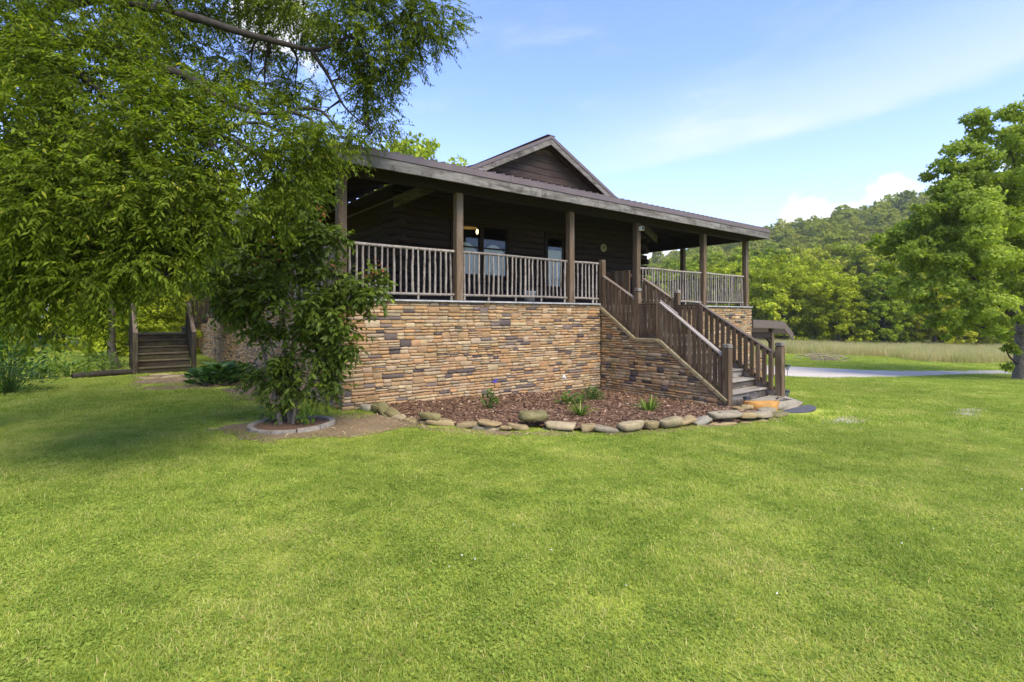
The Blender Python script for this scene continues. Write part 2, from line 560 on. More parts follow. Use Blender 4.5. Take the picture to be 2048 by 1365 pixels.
def attr_mat(name, stops, rough=0.9):
    m, t = newmat(name)
    rnd = t.n('ShaderNodeAttribute', attribute_name='rnd').outputs['Fac']
    return finish(m, t, t.ramp(rnd, stops), rough)


CHIP = attr_mat('mulch_chip', [(0, (0.06, 0.030, 0.020)), (0.6, (0.150, 0.086, 0.046)), (0.93, (0.25, 0.155, 0.088)), (1, (0.46, 0.34, 0.24))])
STRAWM = attr_mat('straw_bits', [(0, (0.16, 0.095, 0.045)), (0.6, (0.36, 0.24, 0.12)), (1, (0.55, 0.43, 0.25))])


def grass_mat(name, stops, straw, patch=0.9):
    m, t = newmat(name)
    rnd = t.n('ShaderNodeAttribute', attribute_name='rnd').outputs['Fac']
    pos = t.n('ShaderNodeNewGeometry').outputs['Position']
    n1 = t.noise(pos, patch, 5, 0.68)
    n2 = t.noise(pos, 0.22, 3, 0.5)
    n4 = t.noise(pos, patch * 4.5, 3, 0.6)
    f = t.math('ADD', t.math('MULTIPLY', rnd, 0.55), t.math('ADD', t.math('MULTIPLY', t.math('SUBTRACT', n1, 0.36), 0.85), t.math('MULTIPLY', t.math('SUBTRACT', n4, 0.5), 0.85)), clamp=True)
    colr = t.ramp(f, stops)
    sf = t.math('MULTIPLY', t.n('ShaderNodeMapRange', i={0: n1, 1: 0.48, 2: 0.72}).outputs[0], t.math('GREATER_THAN', rnd, 0.60))
    colr = t.mix(t.math('MULTIPLY', sf, 0.85), colr, straw)
    sf2 = t.math('GREATER_THAN', rnd, 0.955)
    colr = t.mix(t.math('MULTIPLY', sf2, 0.8), colr, straw)
    v = t.math('ADD', t.math('MULTIPLY', n2, 0.5), 0.75)
    colr = t.mix(1.0, colr, t.n('ShaderNodeCombineXYZ', i={0: v, 1: v, 2: v}).outputs[0], 'MULTIPLY')
    p = t.n('ShaderNodeBsdfPrincipled', i={'Base Color': colr, 'Roughness': 0.55})
    p.inputs['Specular IOR Level'].default_value = 0.10
    tl = t.n('ShaderNodeBsdfTranslucent', i={'Color': t.mix(1.0, colr, (1.3, 1.4, 0.7), 'MULTIPLY')})
    mx = t.n('ShaderNodeMixShader', i={0: 0.4, 1: p.outputs[0], 2: tl.outputs[0]})
    t.link(mx.outputs[0], t.n('ShaderNodeOutputMaterial').inputs[0])
    return m


GRASS = grass_mat('lawn_grass', [(0.0, (0.155, 0.23, 0.032)), (0.4, (0.305, 0.38, 0.062)), (0.75, (0.415, 0.465, 0.10)), (1.0, (0.535, 0.53, 0.155))], (0.66, 0.53, 0.24))
FIELDG = grass_mat('field_grass', [(0.0, (0.30, 0.32, 0.11)), (0.5, (0.46, 0.41, 0.21)), (1.0, (0.60, 0.49, 0.30))], (0.60, 0.44, 0.31), 0.35)

# lawn soil seen between and beyond the blades
m, t = newmat('lawn_ground')
pos = t.n('ShaderNodeNewGeometry').outputs['Position']
n1 = t.noise(pos, 0.9, 4, 0.6)
n2 = t.noise(pos, 0.22, 3, 0.5)
n3 = t.noise(pos, 30.0, 5, 0.7)
colr = t.ramp(t.math('ADD', t.math('MULTIPLY', n1, .6), t.math('MULTIPLY', n3, .45)), [(0.3, (0.17, 0.21, 0.024)), (0.55, (0.325, 0.365, 0.043)), (0.8, (0.45, 0.44, 0.09))])
v = t.math('ADD', t.math('MULTIPLY', n2, 0.5), 0.75)
colr = t.mix(1.0, colr, t.n('ShaderNodeCombineXYZ', i={0: v, 1: v, 2: v}).outputs[0], 'MULTIPLY')
finish(m, t, colr, 0.95, n3, 0.8, 0.02)
LAWN = m


def soil(name, a, b, c2, sc=26):
    m, t = newmat(name)
    pos = t.n('ShaderNodeNewGeometry').outputs['Position']
    n3 = t.noise(pos, sc, 6, 0.7)
    n1 = t.noise(pos, 1.8, 4, 0.6)
    colr = t.ramp(t.math('ADD', t.math('MULTIPLY', n1, .45), t.math('MULTIPLY', n3, .55)), [(0.3, a), (0.52, b), (0.75, c2)])
    return finish(m, t, colr, 0.95, n3, 0.9, 0.025)


MULCH = soil('mulch', (0.06, 0.032, 0.018), (0.14, 0.080, 0.043), (0.21, 0.13, 0.075))
STRAW = soil('dry_thatch', (0.10, 0.075, 0.035), (0.20, 0.145, 0.075), (0.30, 0.23, 0.125))
GRAVEL = soil('pale_gravel', (0.20, 0.17, 0.12), (0.36, 0.32, 0.25), (0.5, 0.47, 0.40), 40)
# driveway
m, t = newmat('driveway_concrete')
pos = t.n('ShaderNodeNewGeometry').outputs['Position']
n1 = t.noise(pos, 0.6, 5, 0.6)
n2 = t.noise(pos, 25, 4, 0.6)
finish(m, t, t.ramp(t.math('ADD', t.math('MULTIPLY', n1, .7), t.math('MULTIPLY', n2, .3)), [(0.3, (0.38, 0.335, 0.27)), (0.7, (0.50, 0.45, 0.37))]), 0.9, n2, 0.2, 0.01)
DRIVE = m
HILLSOIL = soil('hill_floor', (0.03, 0.05, 0.012), (0.06, 0.085, 0.022), (0.09, 0.11, 0.03), 0.4)

#=== STRUCTURE


def inpoly(x, y, poly):
    x, y = np.asarray(x, float), np.asarray(y, float)
    res = np.zeros(x.shape, bool)
    n = len(poly)
    for i in range(n):
        x1, y1 = poly[i]
        x2, y2 = poly[(i + 1) % n]
        cond = ((y1 > y) != (y2 > y)) & (x < (x2 - x1) * (y - y1) / (y2 - y1 + 1e-12) + x1)
        res ^= cond
    return res


def wst(x, y):
    dx, dy = np.asarray(x) - P0[0], np.asarray(y) - P0[1]
    return dx * AX + dy * AY, dx * AY - dy * AX


_lat = np.random.default_rng(99).random((64, 64))


def vnoise(x, y):
    """value noise, 0..1"""
    x, y = np.asarray(x, float), np.asarray(y, float)
    xi, yi = np.floor(x).astype(int), np.floor(y).astype(int)
    fx, fy = x - xi, y - yi
    fx, fy = fx * fx * (3 - 2 * fx), fy * fy * (3 - 2 * fy)
    g = lambda i, j: _lat[i % 64, j % 64]
    return (g(xi, yi) * (1 - fx) + g(xi + 1, yi) * fx) * (1 - fy) + (g(xi, yi + 1) * (1 - fx) + g(xi + 1, yi + 1) * fx) * fy


def fbm(x, y, o=4):
    v, a, tot = 0, 1.0, 0
    for k in range(o):
        v = v + a * vnoise(np.asarray(x) * 2 ** k + 17 * k, np.asarray(y) * 2 ** k + 5 * k)
        tot += a
        a *= .5
    return v / tot


# ---- lawn: one sheet to the horizon
def spaced(lo, hi, step, far):
    mid = list(np.arange(lo, hi + step / 2, step))
    out, d, x = [], step, hi
    while x < far:
        d *= 1.35
        x += d
        out.append(x)
    left, d, x = [], step, lo
    while x > -far:
        d *= 1.35
        x -= d
        left.append(x)
    return np.array(left[::-1] + mid + out)


gx, gy = spaced(-24, 46, .5, 2600), spaced(-4, 60, .5, 2600)
GX, GY = np.meshgrid(gx, gy)
V = np.stack([GX, GY, zg(GX, GY)], -1).reshape(-1, 3)
nx, ny = len(gx), len(gy)
I = (np.arange(ny - 1)[:, None] * nx + np.arange(nx - 1)[None]).ravel()
add('lawn', mesh_np('lawn', V, np.stack([I, I + 1, I + nx + 1, I + nx], -1), LAWN, True), kind='structure',
    label='green mown lawn around the house', cat='lawn')


def sheet(name, mask, lo, hi, cell, lift, mat, bump=None, **kw):
    """flat piece of ground made of the cells of a house-plan grid that lie inside mask(s, t)"""
    xs, ys = np.arange(lo[0], hi[0] + cell, cell), np.arange(lo[1], hi[1] + cell, cell)
    S, T = np.meshgrid(xs, ys)
    keep = mask((S[:-1, :-1] + cell / 2), (T[:-1, :-1] + cell / 2))
    X, Y = W(S, T)
    Z = zg(X, Y) + lift
    if bump is not None:
        Z = Z + bump(S, T)
    n = len(xs)
    I = (np.arange(len(ys) - 1)[:, None] * n + np.arange(n - 1)[None])[keep]
    F = np.stack([I, I + n, I + n + 1, I + 1], -1)
    used = np.unique(F)
    re = np.full(X.size, -1)
    re[used] = np.arange(len(used))
    return add(name, mesh_np(name, np.stack([X, Y, Z], -1).reshape(-1, 3)[used], re[F], mat, True), kind='structure', **kw)


BORDER = [(0.38, 0.18), (0.47, 0.59), (0.52, 1.17), (0.65, 1.76), (0.81, 1.95), (0.93, 2.12), (1.05, 2.43), (1.14, 2.62), (1.25, 2.78),
          (1.44, 2.9), (1.67, 2.96), (1.92, 2.95), (2.05, 3.3), (2.26, 3.56), (2.47, 3.71), (2.71, 3.91), (3.15, 3.92), (3.38, 4.04),
          (3.89, 4.09), (4.31, 4.07), (4.56, 4.2), (4.95, 4.36), (5.36, 4.37), (5.66, 4.41), (6.11, 4.36)]
BED = BORDER + [(6.6, 4.2), (6.75, 3.7), (6.5, 3.4), (6.5, 0.02), (0.4, 0.02)]
sheet('mulch_bed', lambda s, t_: inpoly(s, t_, BED), (0.2, -.1), (6.9, 4.6), .09, .022, MULCH,
      lambda s, t_: .05 * fbm(s * 2.3, t_ * 2.3), label='dark brown mulch bed under the stone wall', cat='mulch bed')


def straw_mask(s, t_):
    n = fbm(s * 1.3 + 3, t_ * 1.3, 4)
    d1 = np.hypot((s + 1.0) / 1.15, (t_ - .6) / .85)                 # round the shrub
    d2 = np.hypot((s - .1) / 1.1, (t_ - .95) / .95)                    # at the wall corner
    d3 = np.hypot((s + 1.6) / 1.2, (t_ + 6.6) / 2.2)                 # below the rear steps
    d4 = np.hypot((s + .45) / .8, (t_ + 3.4) / 3.0)                     # along the side wall
    d5 = np.abs((t_ - np.interp(s, [.4, 1.2, 2.5, 4, 6.2], [2.0, 2.9, 3.9, 4.2, 4.45])) - .03) / np.interp(s, [1.0, 2.6], [.32, .14]) + np.where((s < .4) | (s > 6.2), 9, 0)
    return np.minimum.reduce([d1, d2, d3, d4, d5]) - .95 + (n - .5) * 2.2


sheet('bare_ground', lambda s, t_: (straw_mask(s, t_) < 0) & ~inpoly(s, t_, BED), (-4, -9.4), (7, 5), .09, .010, STRAW,
      label='dry tan thatch and bare earth beside the house', cat='bare ground')


def gravel_mask(s, t_):
    n = fbm(s * 1.1 + 9, t_ * 1.1 + 4, 4)
    d1 = np.hypot((s - 11.4) / .8, (t_ - 6.1) / .22)
    d2 = np.hypot((s - 7.2) / .8, (t_ - 5.2) / .2)
    return np.minimum(d1, d2) - 1 + (n - .5) * 3.2


sheet('gravel_patch', lambda s, t_: gravel_mask(s, t_) < 0, (5, 4), (14, 7.6), .08, .011, GRAVEL, label='pale gravel showing through the worn lawn', cat='gravel')
DRIVE_POLY = [(10.1, 19.5), (11.4, 19.45), (15.1, 20.9), (19.7, 23.3), (24.7, 25.0), (45, 33), (45, 35.2), (25.2, 27.2), (20.3, 25.3),
              (16.9, 24.7), (15.8, 25.1), (14.7, 25.5), (13.4, 25.9), (9, 28), (7, 25)]
DR_ST = [tuple(float(v_) for v_ in wst(*p)) for p in DRIVE_POLY]
ME = mesh_py('driveway', [(x, y, float(zg(x, y)) + .03) for x, y in DRIVE_POLY], [list(range(len(DRIVE_POLY)))], DRIVE)
bm = bmesh.new()
bm.from_mesh(ME)
bmesh.ops.triangulate(bm, faces=bm.faces[:])
bmesh.ops.subdivide_edges(bm, edges=bm.edges[:], cuts=5, use_grid_fill=True)
for v_ in bm.verts:
    v_.co.z = float(zg(v_.co.x, v_.co.y)) + .03
bm.to_mesh(ME)
bm.free()
add('driveway', ME, kind='structure', label='pale concrete driveway beyond the lawn', cat='driveway')

# ---- hill behind the field
RX = [-400, -150, -60, 0, 60, 104, 126, 147, 167, 202, 240, 330, 500]
RZ = [2, 3, 6, 10, 17, 29, 34.5, 39, 43.5, 50, 52, 46, 30]


def hill_z(x, y):
    r = np.interp(x, RX, RZ)
    f = np.clip((np.asarray(y) - 72) / 160, 0, 1)
    f = f * f * (3 - 2 * f) * .75 + f * .25
    back = np.clip((np.asarray(y) - 235) / 160, 0, 1)
    return -2.4 + (r + 2.4) * f * (1 - .5 * back) + 3 * (fbm(np.asarray(x) / 30, np.asarray(y) / 30, 3) - .5) * f


hx, hy = np.arange(-260, 521, 8.0), np.arange(66, 420, 8.0)
HX, HY = np.meshgrid(hx, hy)
HZ = hill_z(HX, HY)
HZ[0, :] = -3.2
V = np.stack([HX, HY, HZ], -1).reshape(-1, 3)
nx, ny = len(hx), len(hy)
I = (np.arange(ny - 1)[:, None] * nx + np.arange(nx - 1)[None]).ravel()
add('hill', mesh_np('hill', V, np.stack([I, I + 1, I + nx + 1, I + nx], -1), HILLSOIL, True), kind='structure', label='wooded hill rising behind the field', cat='hill')

# ================================================================ HOUSE
HL = (P0[0], P0[1], 0.0)
house = thing('log_house', 'dark brown log house with wraparound porch on a tan stone foundation', 'house', HL, HOUSE_ROT)
DK = 1.97           # porch floor
LFT, RGT = 0.0, 13.62
DEPTH = 23.0


def unit_stone(r):
    n = 8
    bx = [(-.5, -.5), (0, -.5), (.5, -.5), (.5, 0), (.5, .5), (0, .5), (-.5, .5), (-.5, 0)]
    back = [(x * .99, 0.0, z * .98) for x, z in bx]
    front = []
    for x, z in bx:
        cut = .90 if abs(x) + abs(z) > .9 else .96
        front.append((x * cut * r.uniform(.95, 1.03) + r.uniform(-.01, .01), -r.uniform(.55, 1.05), z * cut * r.uniform(.80, 1.04)))
    V = np.array(back + front + [(r.uniform(-.25, .25), -r.uniform(.75, 1.15), r.uniform(-.2, .2))])
    F = []
    for i in range(n):
        j = (i + 1) % n
        F += [(i, j, n + j), (i, n + j, n + i), (n + i, n + j, 2 * n)]
    return V, np.array(F)[:, ::1]


r_st = np.random.default_rng(21)
UNITS = [unit_stone(r_st) for _ in range(14)]


def ledge(x0, x1, z0, z1, r, zmax=None, xoff=0):
    """list of stones (xc, zc, w, h) laid in uneven bands"""
    out = []
    z = z0
    while z < z1 - .02:
        bh = min(r.uniform(.10, .145), z1 - z)
        x = x0 - r.uniform(0, .12)
        while x < x1 - .02:
            kind = r.random()
            if kind < .2:
                wd = r.uniform(.14, .30)
                rows = [bh]
            elif kind < .96:
                wd = r.uniform(.16, .46)
                k = r.uniform(.38, .62)
                rows = [bh * k, bh * (1 - k)]
            else:
                wd = r.uniform(.22, .5)
                rows = [bh / 3] * 3
            xa, xb = max(x, x0), min(x + wd, x1)
            if xb - xa > .03:
                zz = z
                for h in rows:
                    cuts = [xa]
                    if len(rows) > 1 and xb - xa > .24 and r.random() < .6:
                        cuts.append(xa + (xb - xa) * r.uniform(.35, .65))
                    cuts.append(xb)
                    for ca, cb in zip(cuts[:-1], cuts[1:]):
                        out.append(((ca + cb) / 2, zz + h / 2, cb - ca, h))
                    zz += h
            x += wd
        z += bh
    return out


def lay(stones, place, rotz, parent, r, limit, mat=STONE, name='stone', weight=None):
    """the stones that show largest become parts of their own, the others one mass"""
    order = sorted(range(len(stones)), key=lambda k: -(weight(stones[k]) if weight else stones[k][2] * stones[k][3]))
    single = set(order[:limit])
    mv, mf, mc, off = [], [], [], 0
    meshes = [mesh_np('ledge_stone', V_, F_, mat) for V_, F_ in UNITS]
    cr, sr = math.cos(rotz), math.sin(rotz)
    for k, (xc, zc, w_, h_) in enumerate(stones):
        dep = r.uniform(.018, .042)
        col_ = stone_colour(r)
        u = int(r.integers(len(UNITS)))
        sx, sz = max(.01, w_ - .0035), max(.008, h_ - .003)
        lx, ly, lz = place(xc, zc)
        tilt = r.normal(0, .006)
        if k in single:
            o = add(name, meshes[u], parent, (lx, ly, lz), (0, tilt, rotz), (sx, dep, sz))
            o.color = (*col_, 1)
        else:
            V_, F_ = UNITS[u]
            X = V_ * np.array([sx, dep, sz])
            X = np.stack([X[:, 0] * cr - X[:, 1] * sr, X[:, 0] * sr + X[:, 1] * cr, X[:, 2]], -1) + np.array([lx, ly, lz])
            mv.append(X)
            mf.append(F_ + off)
            mc.append(np.repeat(col_[None], len(F_), 0))
            off += len(X)
    if mv:
        add('stonework', mesh_np('stonework', np.concatenate(mv), np.concatenate(mf), STONE_A, fcol=np.clip(np.concatenate(mc), 0, 1)), parent, kind='stuff')


fw = add('foundation_wall', mesh_py('foundation_wall', *(lambda: (
    [(x, y, z) for z in (-1.2, DK - .04) for x, y in ((.03, .03), (RGT + .17, .03), (RGT + .17, DEPTH), (.03, DEPTH))],
    [(0, 1, 5, 4), (1, 2, 6, 5), (2, 3, 7, 6), (3, 0, 4, 7), (4, 5, 6, 7)]))(), MORTAR), house)


def near_w(st):
    y = P0[1] + st[0] * AY
    return st[2] * st[3] / y ** 2 * (1 if st[0] < 6.4 else .2)


front_st = ledge(0.0, 6.53, -.12, DK - .05, r_st) + [(x, z, w_, h) for x, z, w_, h in ledge(8.2, RGT + .2, -.62, DK - .05, r_st)]
front_st = [s_ for s_ in front_st if s_[1] > np.interp(s_[0], SS, ZZ) - .06]
side_st = ledge(0.0, DEPTH - .1, -.06, DK - .05, r_st)
right_st = ledge(0.0, 3.0, -.62, DK - .05, r_st)
lay(front_st, lambda x, z: (x, .03, z), 0.0, fw, r_st, 300, weight=near_w)
lay(side_st, lambda x, z: (.03, x, z), -math.pi / 2, fw, r_st, 0)
lay(right_st, lambda x, z: (RGT + .17, x, z), math.pi / 2, fw, r_st, 0)
# pale cap strip and porch floor
for a_, b_ in ((-.03, 3.2), (3.203, 6.46), (8.12, 11.0), (11.003, RGT + .2)):
    box('wall_cap', a_, b_, -.045, .10, DK - .045, DK - .012, FLASH, house, .004)
pf = box('porch_floor', .0, RGT + .15, .11, DEPTH, DK - .06, DK, BEAMW['x'], house, .004)

# ---- log walls
WX0, WX1, WY0, CH = 2.1, 11.1, 2.4, .175
WIN = (3.62, 5.5, DK + 4 * CH, DK + 12 * CH)
DOOR = (6.76, 7.66, DK, DK + 12 * CH)
lw = add('log_wall', None, house)
box('room_partition', WX0 + .16, WX1 - .16, WY0 + 4.2, WY0 + 4.3, DK + .03, 4.75, ROOM, house, 0)
for k in range(16):
    z0, z1 = DK + k * CH, DK + (k + 1) * CH - .008
    ex = (.32 if k % 2 else -.02) if k < 13 else -.02
    segs = [(WX0 - ex, WX1 + ex)]
    for (a_, b_, c_, d_) in (WIN, DOOR):
        if z0 + .01 >= c_ - .01 and z1 <= d_ + .01:
            segs = [x for s_ in segs for x in ((s_[0], min(a_, s_[1])), (max(b_, s_[0]), s_[1])) if x[1] > x[0]]
    for s0, s1 in segs:
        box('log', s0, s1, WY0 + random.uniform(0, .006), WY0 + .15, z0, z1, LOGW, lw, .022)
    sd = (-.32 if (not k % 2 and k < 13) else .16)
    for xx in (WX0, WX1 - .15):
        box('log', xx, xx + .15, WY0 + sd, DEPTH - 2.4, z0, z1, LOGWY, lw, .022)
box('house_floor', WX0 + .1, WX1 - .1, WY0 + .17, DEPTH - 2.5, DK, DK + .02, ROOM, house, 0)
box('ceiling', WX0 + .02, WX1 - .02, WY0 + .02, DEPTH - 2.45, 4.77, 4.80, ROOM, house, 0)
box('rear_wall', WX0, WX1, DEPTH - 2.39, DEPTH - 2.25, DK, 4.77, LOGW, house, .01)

# ---- window
wn = box('window', WIN[0], WIN[1], WY0 - .018, WY0 + .12, WIN[3] - .085, WIN[3], BEAMW['x'], house, .006)


def rel(parent, name, x0, x1, y0, y1, z0, z1, mat, bev=.005):
    o = box(name, x0, x1, y0, y1, z0, z1, mat, parent, bev)
    o.location = Vector(o.location) - Vector(parent.location)
    return o


rel(wn, 'sill', WIN[0] - .03, WIN[1] + .03, WY0 - .05, WY0 + .12, WIN[2], WIN[2] + .06, BEAMW['x'])
for x0, x1 in ((WIN[0], WIN[0] + .085), (4.52, 4.62), (WIN[1] - .085, WIN[1])):
    rel(wn, 'frame', x0, x1, WY0 - .015, WY0 + .12, WIN[2] + .062, WIN[3] - .087, BEAMW['z'])
for x0, x1 in ((WIN[0] + .087, 4.518), (4.622, WIN[1] - .087)):
    rel(wn, 'sash_rail', x0, x1, WY0 + .03, WY0 + .07, 3.42, 3.46, BEAMW['x'])
    for z0, z1 in ((WIN[2] + .062, 3.418), (3.462, WIN[3] - .087)):
        rel(wn, 'pane', x0, x1, WY0 + .048, WY0 + .054, z0, z1, GLASS, 0)
    # arched cafe curtain behind the glass
    n = 12
    top = [(x0 + (x1 - x0) * k / n, 3.22 + .34 * math.sin(math.pi * (k + .6) / (n + 1.2)) ** .8) for k in range(n + 1)]
    Vc = []
    for k, (xx, zz) in enumerate(top):
        yy = WY0 + .10 + .012 * math.sin(k * 2.1)
        Vc += [(xx, yy, WIN[2] + .03), (xx, yy, zz)]
    cu = add('curtain', mesh_py('curtain', Vc, [(2 * k, 2 * k + 2, 2 * k + 3, 2 * k + 1) for k in range(n)], CURTAIN, True), wn)
    cu.location = -Vector(wn.location)
# ---- door
dr = box('door', DOOR[0] + .08, DOOR[1] - .08, WY0 + .05, WY0 + .09, DK + .02, DK + .55, BEAMW['x'], house, .006)
rel(dr, 'door_frame', DOOR[0], DOOR[0] + .078, WY0 - .02, WY0 + .12, DK + .005, DOOR[3] - .085, BEAMW['z'])
rel(dr, 'door_frame', DOOR[1] - .078, DOOR[1], WY0 - .02, WY0 + .12, DK + .005, DOOR[3] - .085, BEAMW['z'])
rel(dr, 'door_frame', DOOR[0], DOOR[1], WY0 - .02, WY0 + .12, DOOR[3] - .083, DOOR[3], BEAMW['x'])
for x0, x1 in ((DOOR[0] + .082, DOOR[0] + .17), (DOOR[1] - .17, DOOR[1] - .082)):
    rel(dr, 'stile', x0, x1, WY0 + .05, WY0 + .09, DK + .552, DOOR[3] - .16, BEAMW['z'])
rel(dr, 'top_rail', DOOR[0] + .082, DOOR[1] - .082, WY0 + .05, WY0 + .09, DOOR[3] - .158, DOOR[3] - .085, BEAMW['x'])
rel(dr, 'pane', DOOR[0] + .172, DOOR[1] - .172, WY0 + .062, WY0 + .068, DK + .553, DOOR[3] - .16, GLASS, 0)
rel(dr, 'blind', DOOR[0] + .172, DOOR[1] - .172, WY0 + .085, WY0 + .095, DK + .553, 3.58, WHITE, .002)
rel(dr, 'handle', DOOR[1] - .14, DOOR[1] - .11, WY0 + .02, WY0 + .05, DK + .95, DK + 1.06, FLASH)

# ---- gable wall boards above the porch roof
RSX, RZP, PITCH = 6.71, 6.72, .497
gw = add('gable_wall', mesh_py('gable_wall', [(WX0 + .1, WY0 + .06, 4.76), (WX1 - .1, WY0 + .06, 4.76), (RSX, WY0 + .06, RZP - .2)], [(0, 1, 2)], BEAMW['x']), house)
z = 4.76
while z < RZP - .24:
    z1 = min(z + .188, RZP - .21)
    half0, half1 = (RZP - .14 - z) / PITCH, (RZP - .14 - z1) / PITCH
    y0, y1 = WY0 + .005 + random.uniform(0, .006), WY0 + .05
    b0, b1 = z + .004, z1 - .004
    Vb = [(RSX - half0, y0 + .0, b0), (RSX + half0, y0 + .0, b0), (RSX + half1, y0 + .012, b1), (RSX - half1, y0 + .012, b1),
          (RSX - half0, y1, b0), (RSX + half0, y1, b0), (RSX + half1, y1, b1), (RSX - half1, y1, b1)]
    me = mesh_py('siding_board', [(v_[0] - RSX, v_[1] - WY0, v_[2] - z) for v_ in Vb],
                 [(0, 1, 2, 3), (4, 7, 6, 5), (0, 4, 5, 1), (3, 2, 6, 7), (0, 3, 7, 4), (1, 5, 6, 2)], GABLEW)
    add('siding_board', me, gw, (RSX, WY0, z))
    z += .188
# main roof
OV = WY0 - .32
mr = add('main_roof', mesh_py('main_roof', [(RSX - 4.75, OV, RZP - 4.75 * PITCH), (RSX, OV, RZP), (RSX + 4.75, OV, RZP - 4.75 * PITCH),
                                              (RSX - 4.75, DEPTH - 1.9, RZP - 4.75 * PITCH), (RSX, DEPTH - 1.9, RZP), (RSX + 4.75, DEPTH - 1.9, RZP - 4.75 * PITCH),
                                              (RSX - 4.75, OV, RZP - 4.75 * PITCH - .05), (RSX, OV, RZP - .05), (RSX + 4.75, OV, RZP - 4.75 * PITCH - .05),
                                              (RSX - 4.75, DEPTH - 1.9, RZP - 4.75 * PITCH - .05), (RSX, DEPTH - 1.9, RZP - .05), (RSX + 4.75, DEPTH - 1.9, RZP - 4.75 * PITCH - .05)],
                              [(0, 1, 4, 3), (1, 2, 5, 4), (0, 6, 7, 1), (1, 7, 8, 2), (6, 9, 10, 7), (7, 10, 11, 8), (0, 3, 9, 6), (2, 8, 11, 5)], METALROOF), house)
for sg in (-1, 1):
    e0, e1 = (RSX, 0, RZP), (RSX + sg * 4.78, 0, RZP - 4.78 * PITCH)
    # metal edge trim and the grey rake board below it
    def rake(name, dy0, dy1, dz0, dz1, mat):
        Vr = []
        for (xx, zz) in ((e0[0], e0[2]), (e1[0], e1[2])):
            for yy in (dy0, dy1):
                for zz2 in (dz0, dz1):
                    Vr.append((xx, OV + yy, zz + zz2))
        return add(name, mesh_py(name, Vr, [(0, 4, 5, 1), (2, 3, 7, 6), (1, 5, 7, 3), (0, 2, 6, 4), (4, 6, 7, 5), (0, 1, 3, 2)], mat), mr)
    rake('edge_trim', -.035, .07, -.075, .022, METAL)
    rake('rake_board', -.018, .02, -.235, -.077, FASCIA)
    rake('gable_soffit', .022, .30, -.09, -.06, BEAMW['x'])
bar('ridge_cap', (RSX, OV - .03, RZP + .02), (RSX, DEPTH - 1.9, RZP + .02), .28, .02, METAL, mr, .004)

# ---- porch roof: three sloping sides around the house
EX0, EX1, EY0 = -.43, 14.06, -.45
ZE, ZW = 4.495, 5.06
IX0, IX1, IY0 = 2.3, 10.9, WY0 + .02
B_ = DEPTH + .3


def roof_side(name, pts, mat=METALROOF, th=.05):
    n = len(pts)
    Vr = [tuple(p) for p in pts] + [(p[0], p[1], p[2] - th) for p in pts]
    Fr = [tuple(range(n)), tuple(range(2 * n - 1, n - 1, -1))] + [(i, n + i, n + (i + 1) % n, (i + 1) % n) for i in range(n)]
    me = mesh_py(name, Vr, Fr, mat)
    me.materials.append(BEAMW['x'])            # boarded underside
    me.polygons[1].material_index = 1
    return add(name, me, house)


pr = roof_side('porch_roof', [(EX0, EY0, ZE), (EX1, EY0, ZE), (IX1, IY0, ZW), (IX0, IY0, ZW)])
roof_side('porch_roof', [(EX0, B_, ZE), (EX0, EY0 + .001, ZE), (IX0, IY0, ZW), (IX0, B_, ZW)])
roof_side('porch_roof', [(EX1, EY0 + .001, ZE), (EX1, B_, ZE), (IX1, B_, ZW), (IX1, IY0, ZW)])
sl = (ZW - ZE) / (IY0 - EY0)
k, xx = 0, EX0 + .12
while xx < EX1 - .05:
    run = IY0 - EY0
    if xx < IX0:
        run *= (xx - EX0) / (IX0 - EX0)
    if xx > IX1:
        run *= (EX1 - xx) / (EX1 - IX1)
    run = max(run, .12)
    bar('roof_rib', (xx, EY0 - .05, ZE + .016 - .05 * sl), (xx, EY0 + run, ZE + .016 + run * sl), .05, .042, METALROOF, pr, .008)
    xx += .229
# fascia: weathered boards with a brown metal edge above
fx = [EX0, 4.15, 7.95, 11.1, EX1]
for a_, b_ in zip(fx[:-1], fx[1:]):
    box('fascia_board', a_ + .003, b_ - .003, EY0 - .03, EY0 + .012, 4.185 + random.uniform(-.006, .006), 4.375, FASCIA, house, .004)
fx = [EX0 - .02, 3.3, 6.9, 10.2, EX1 + .02]
for a_, b_ in zip(fx[:-1], fx[1:]):
    box('roof_edge_trim', a_ + .002, b_ - .002, EY0 - .045, EY0 + .02, 4.378, ZE + .002, METAL, house, .004)
for xx in (EX0, EX1):
    sg = -1 if xx < 0 else 1
    o = box('fascia_board', min(xx, xx - sg * .04), max(xx, xx - sg * .04), EY0 + .014, B_, 4.185, 4.375, FASCIA, house, .004)
    box('roof_edge_trim', min(xx + sg * .015, xx - sg * .03), max(xx + sg * .015, xx - sg * .03), EY0 + .022, B_, 4.378, ZE + .001, METAL, house, .004)
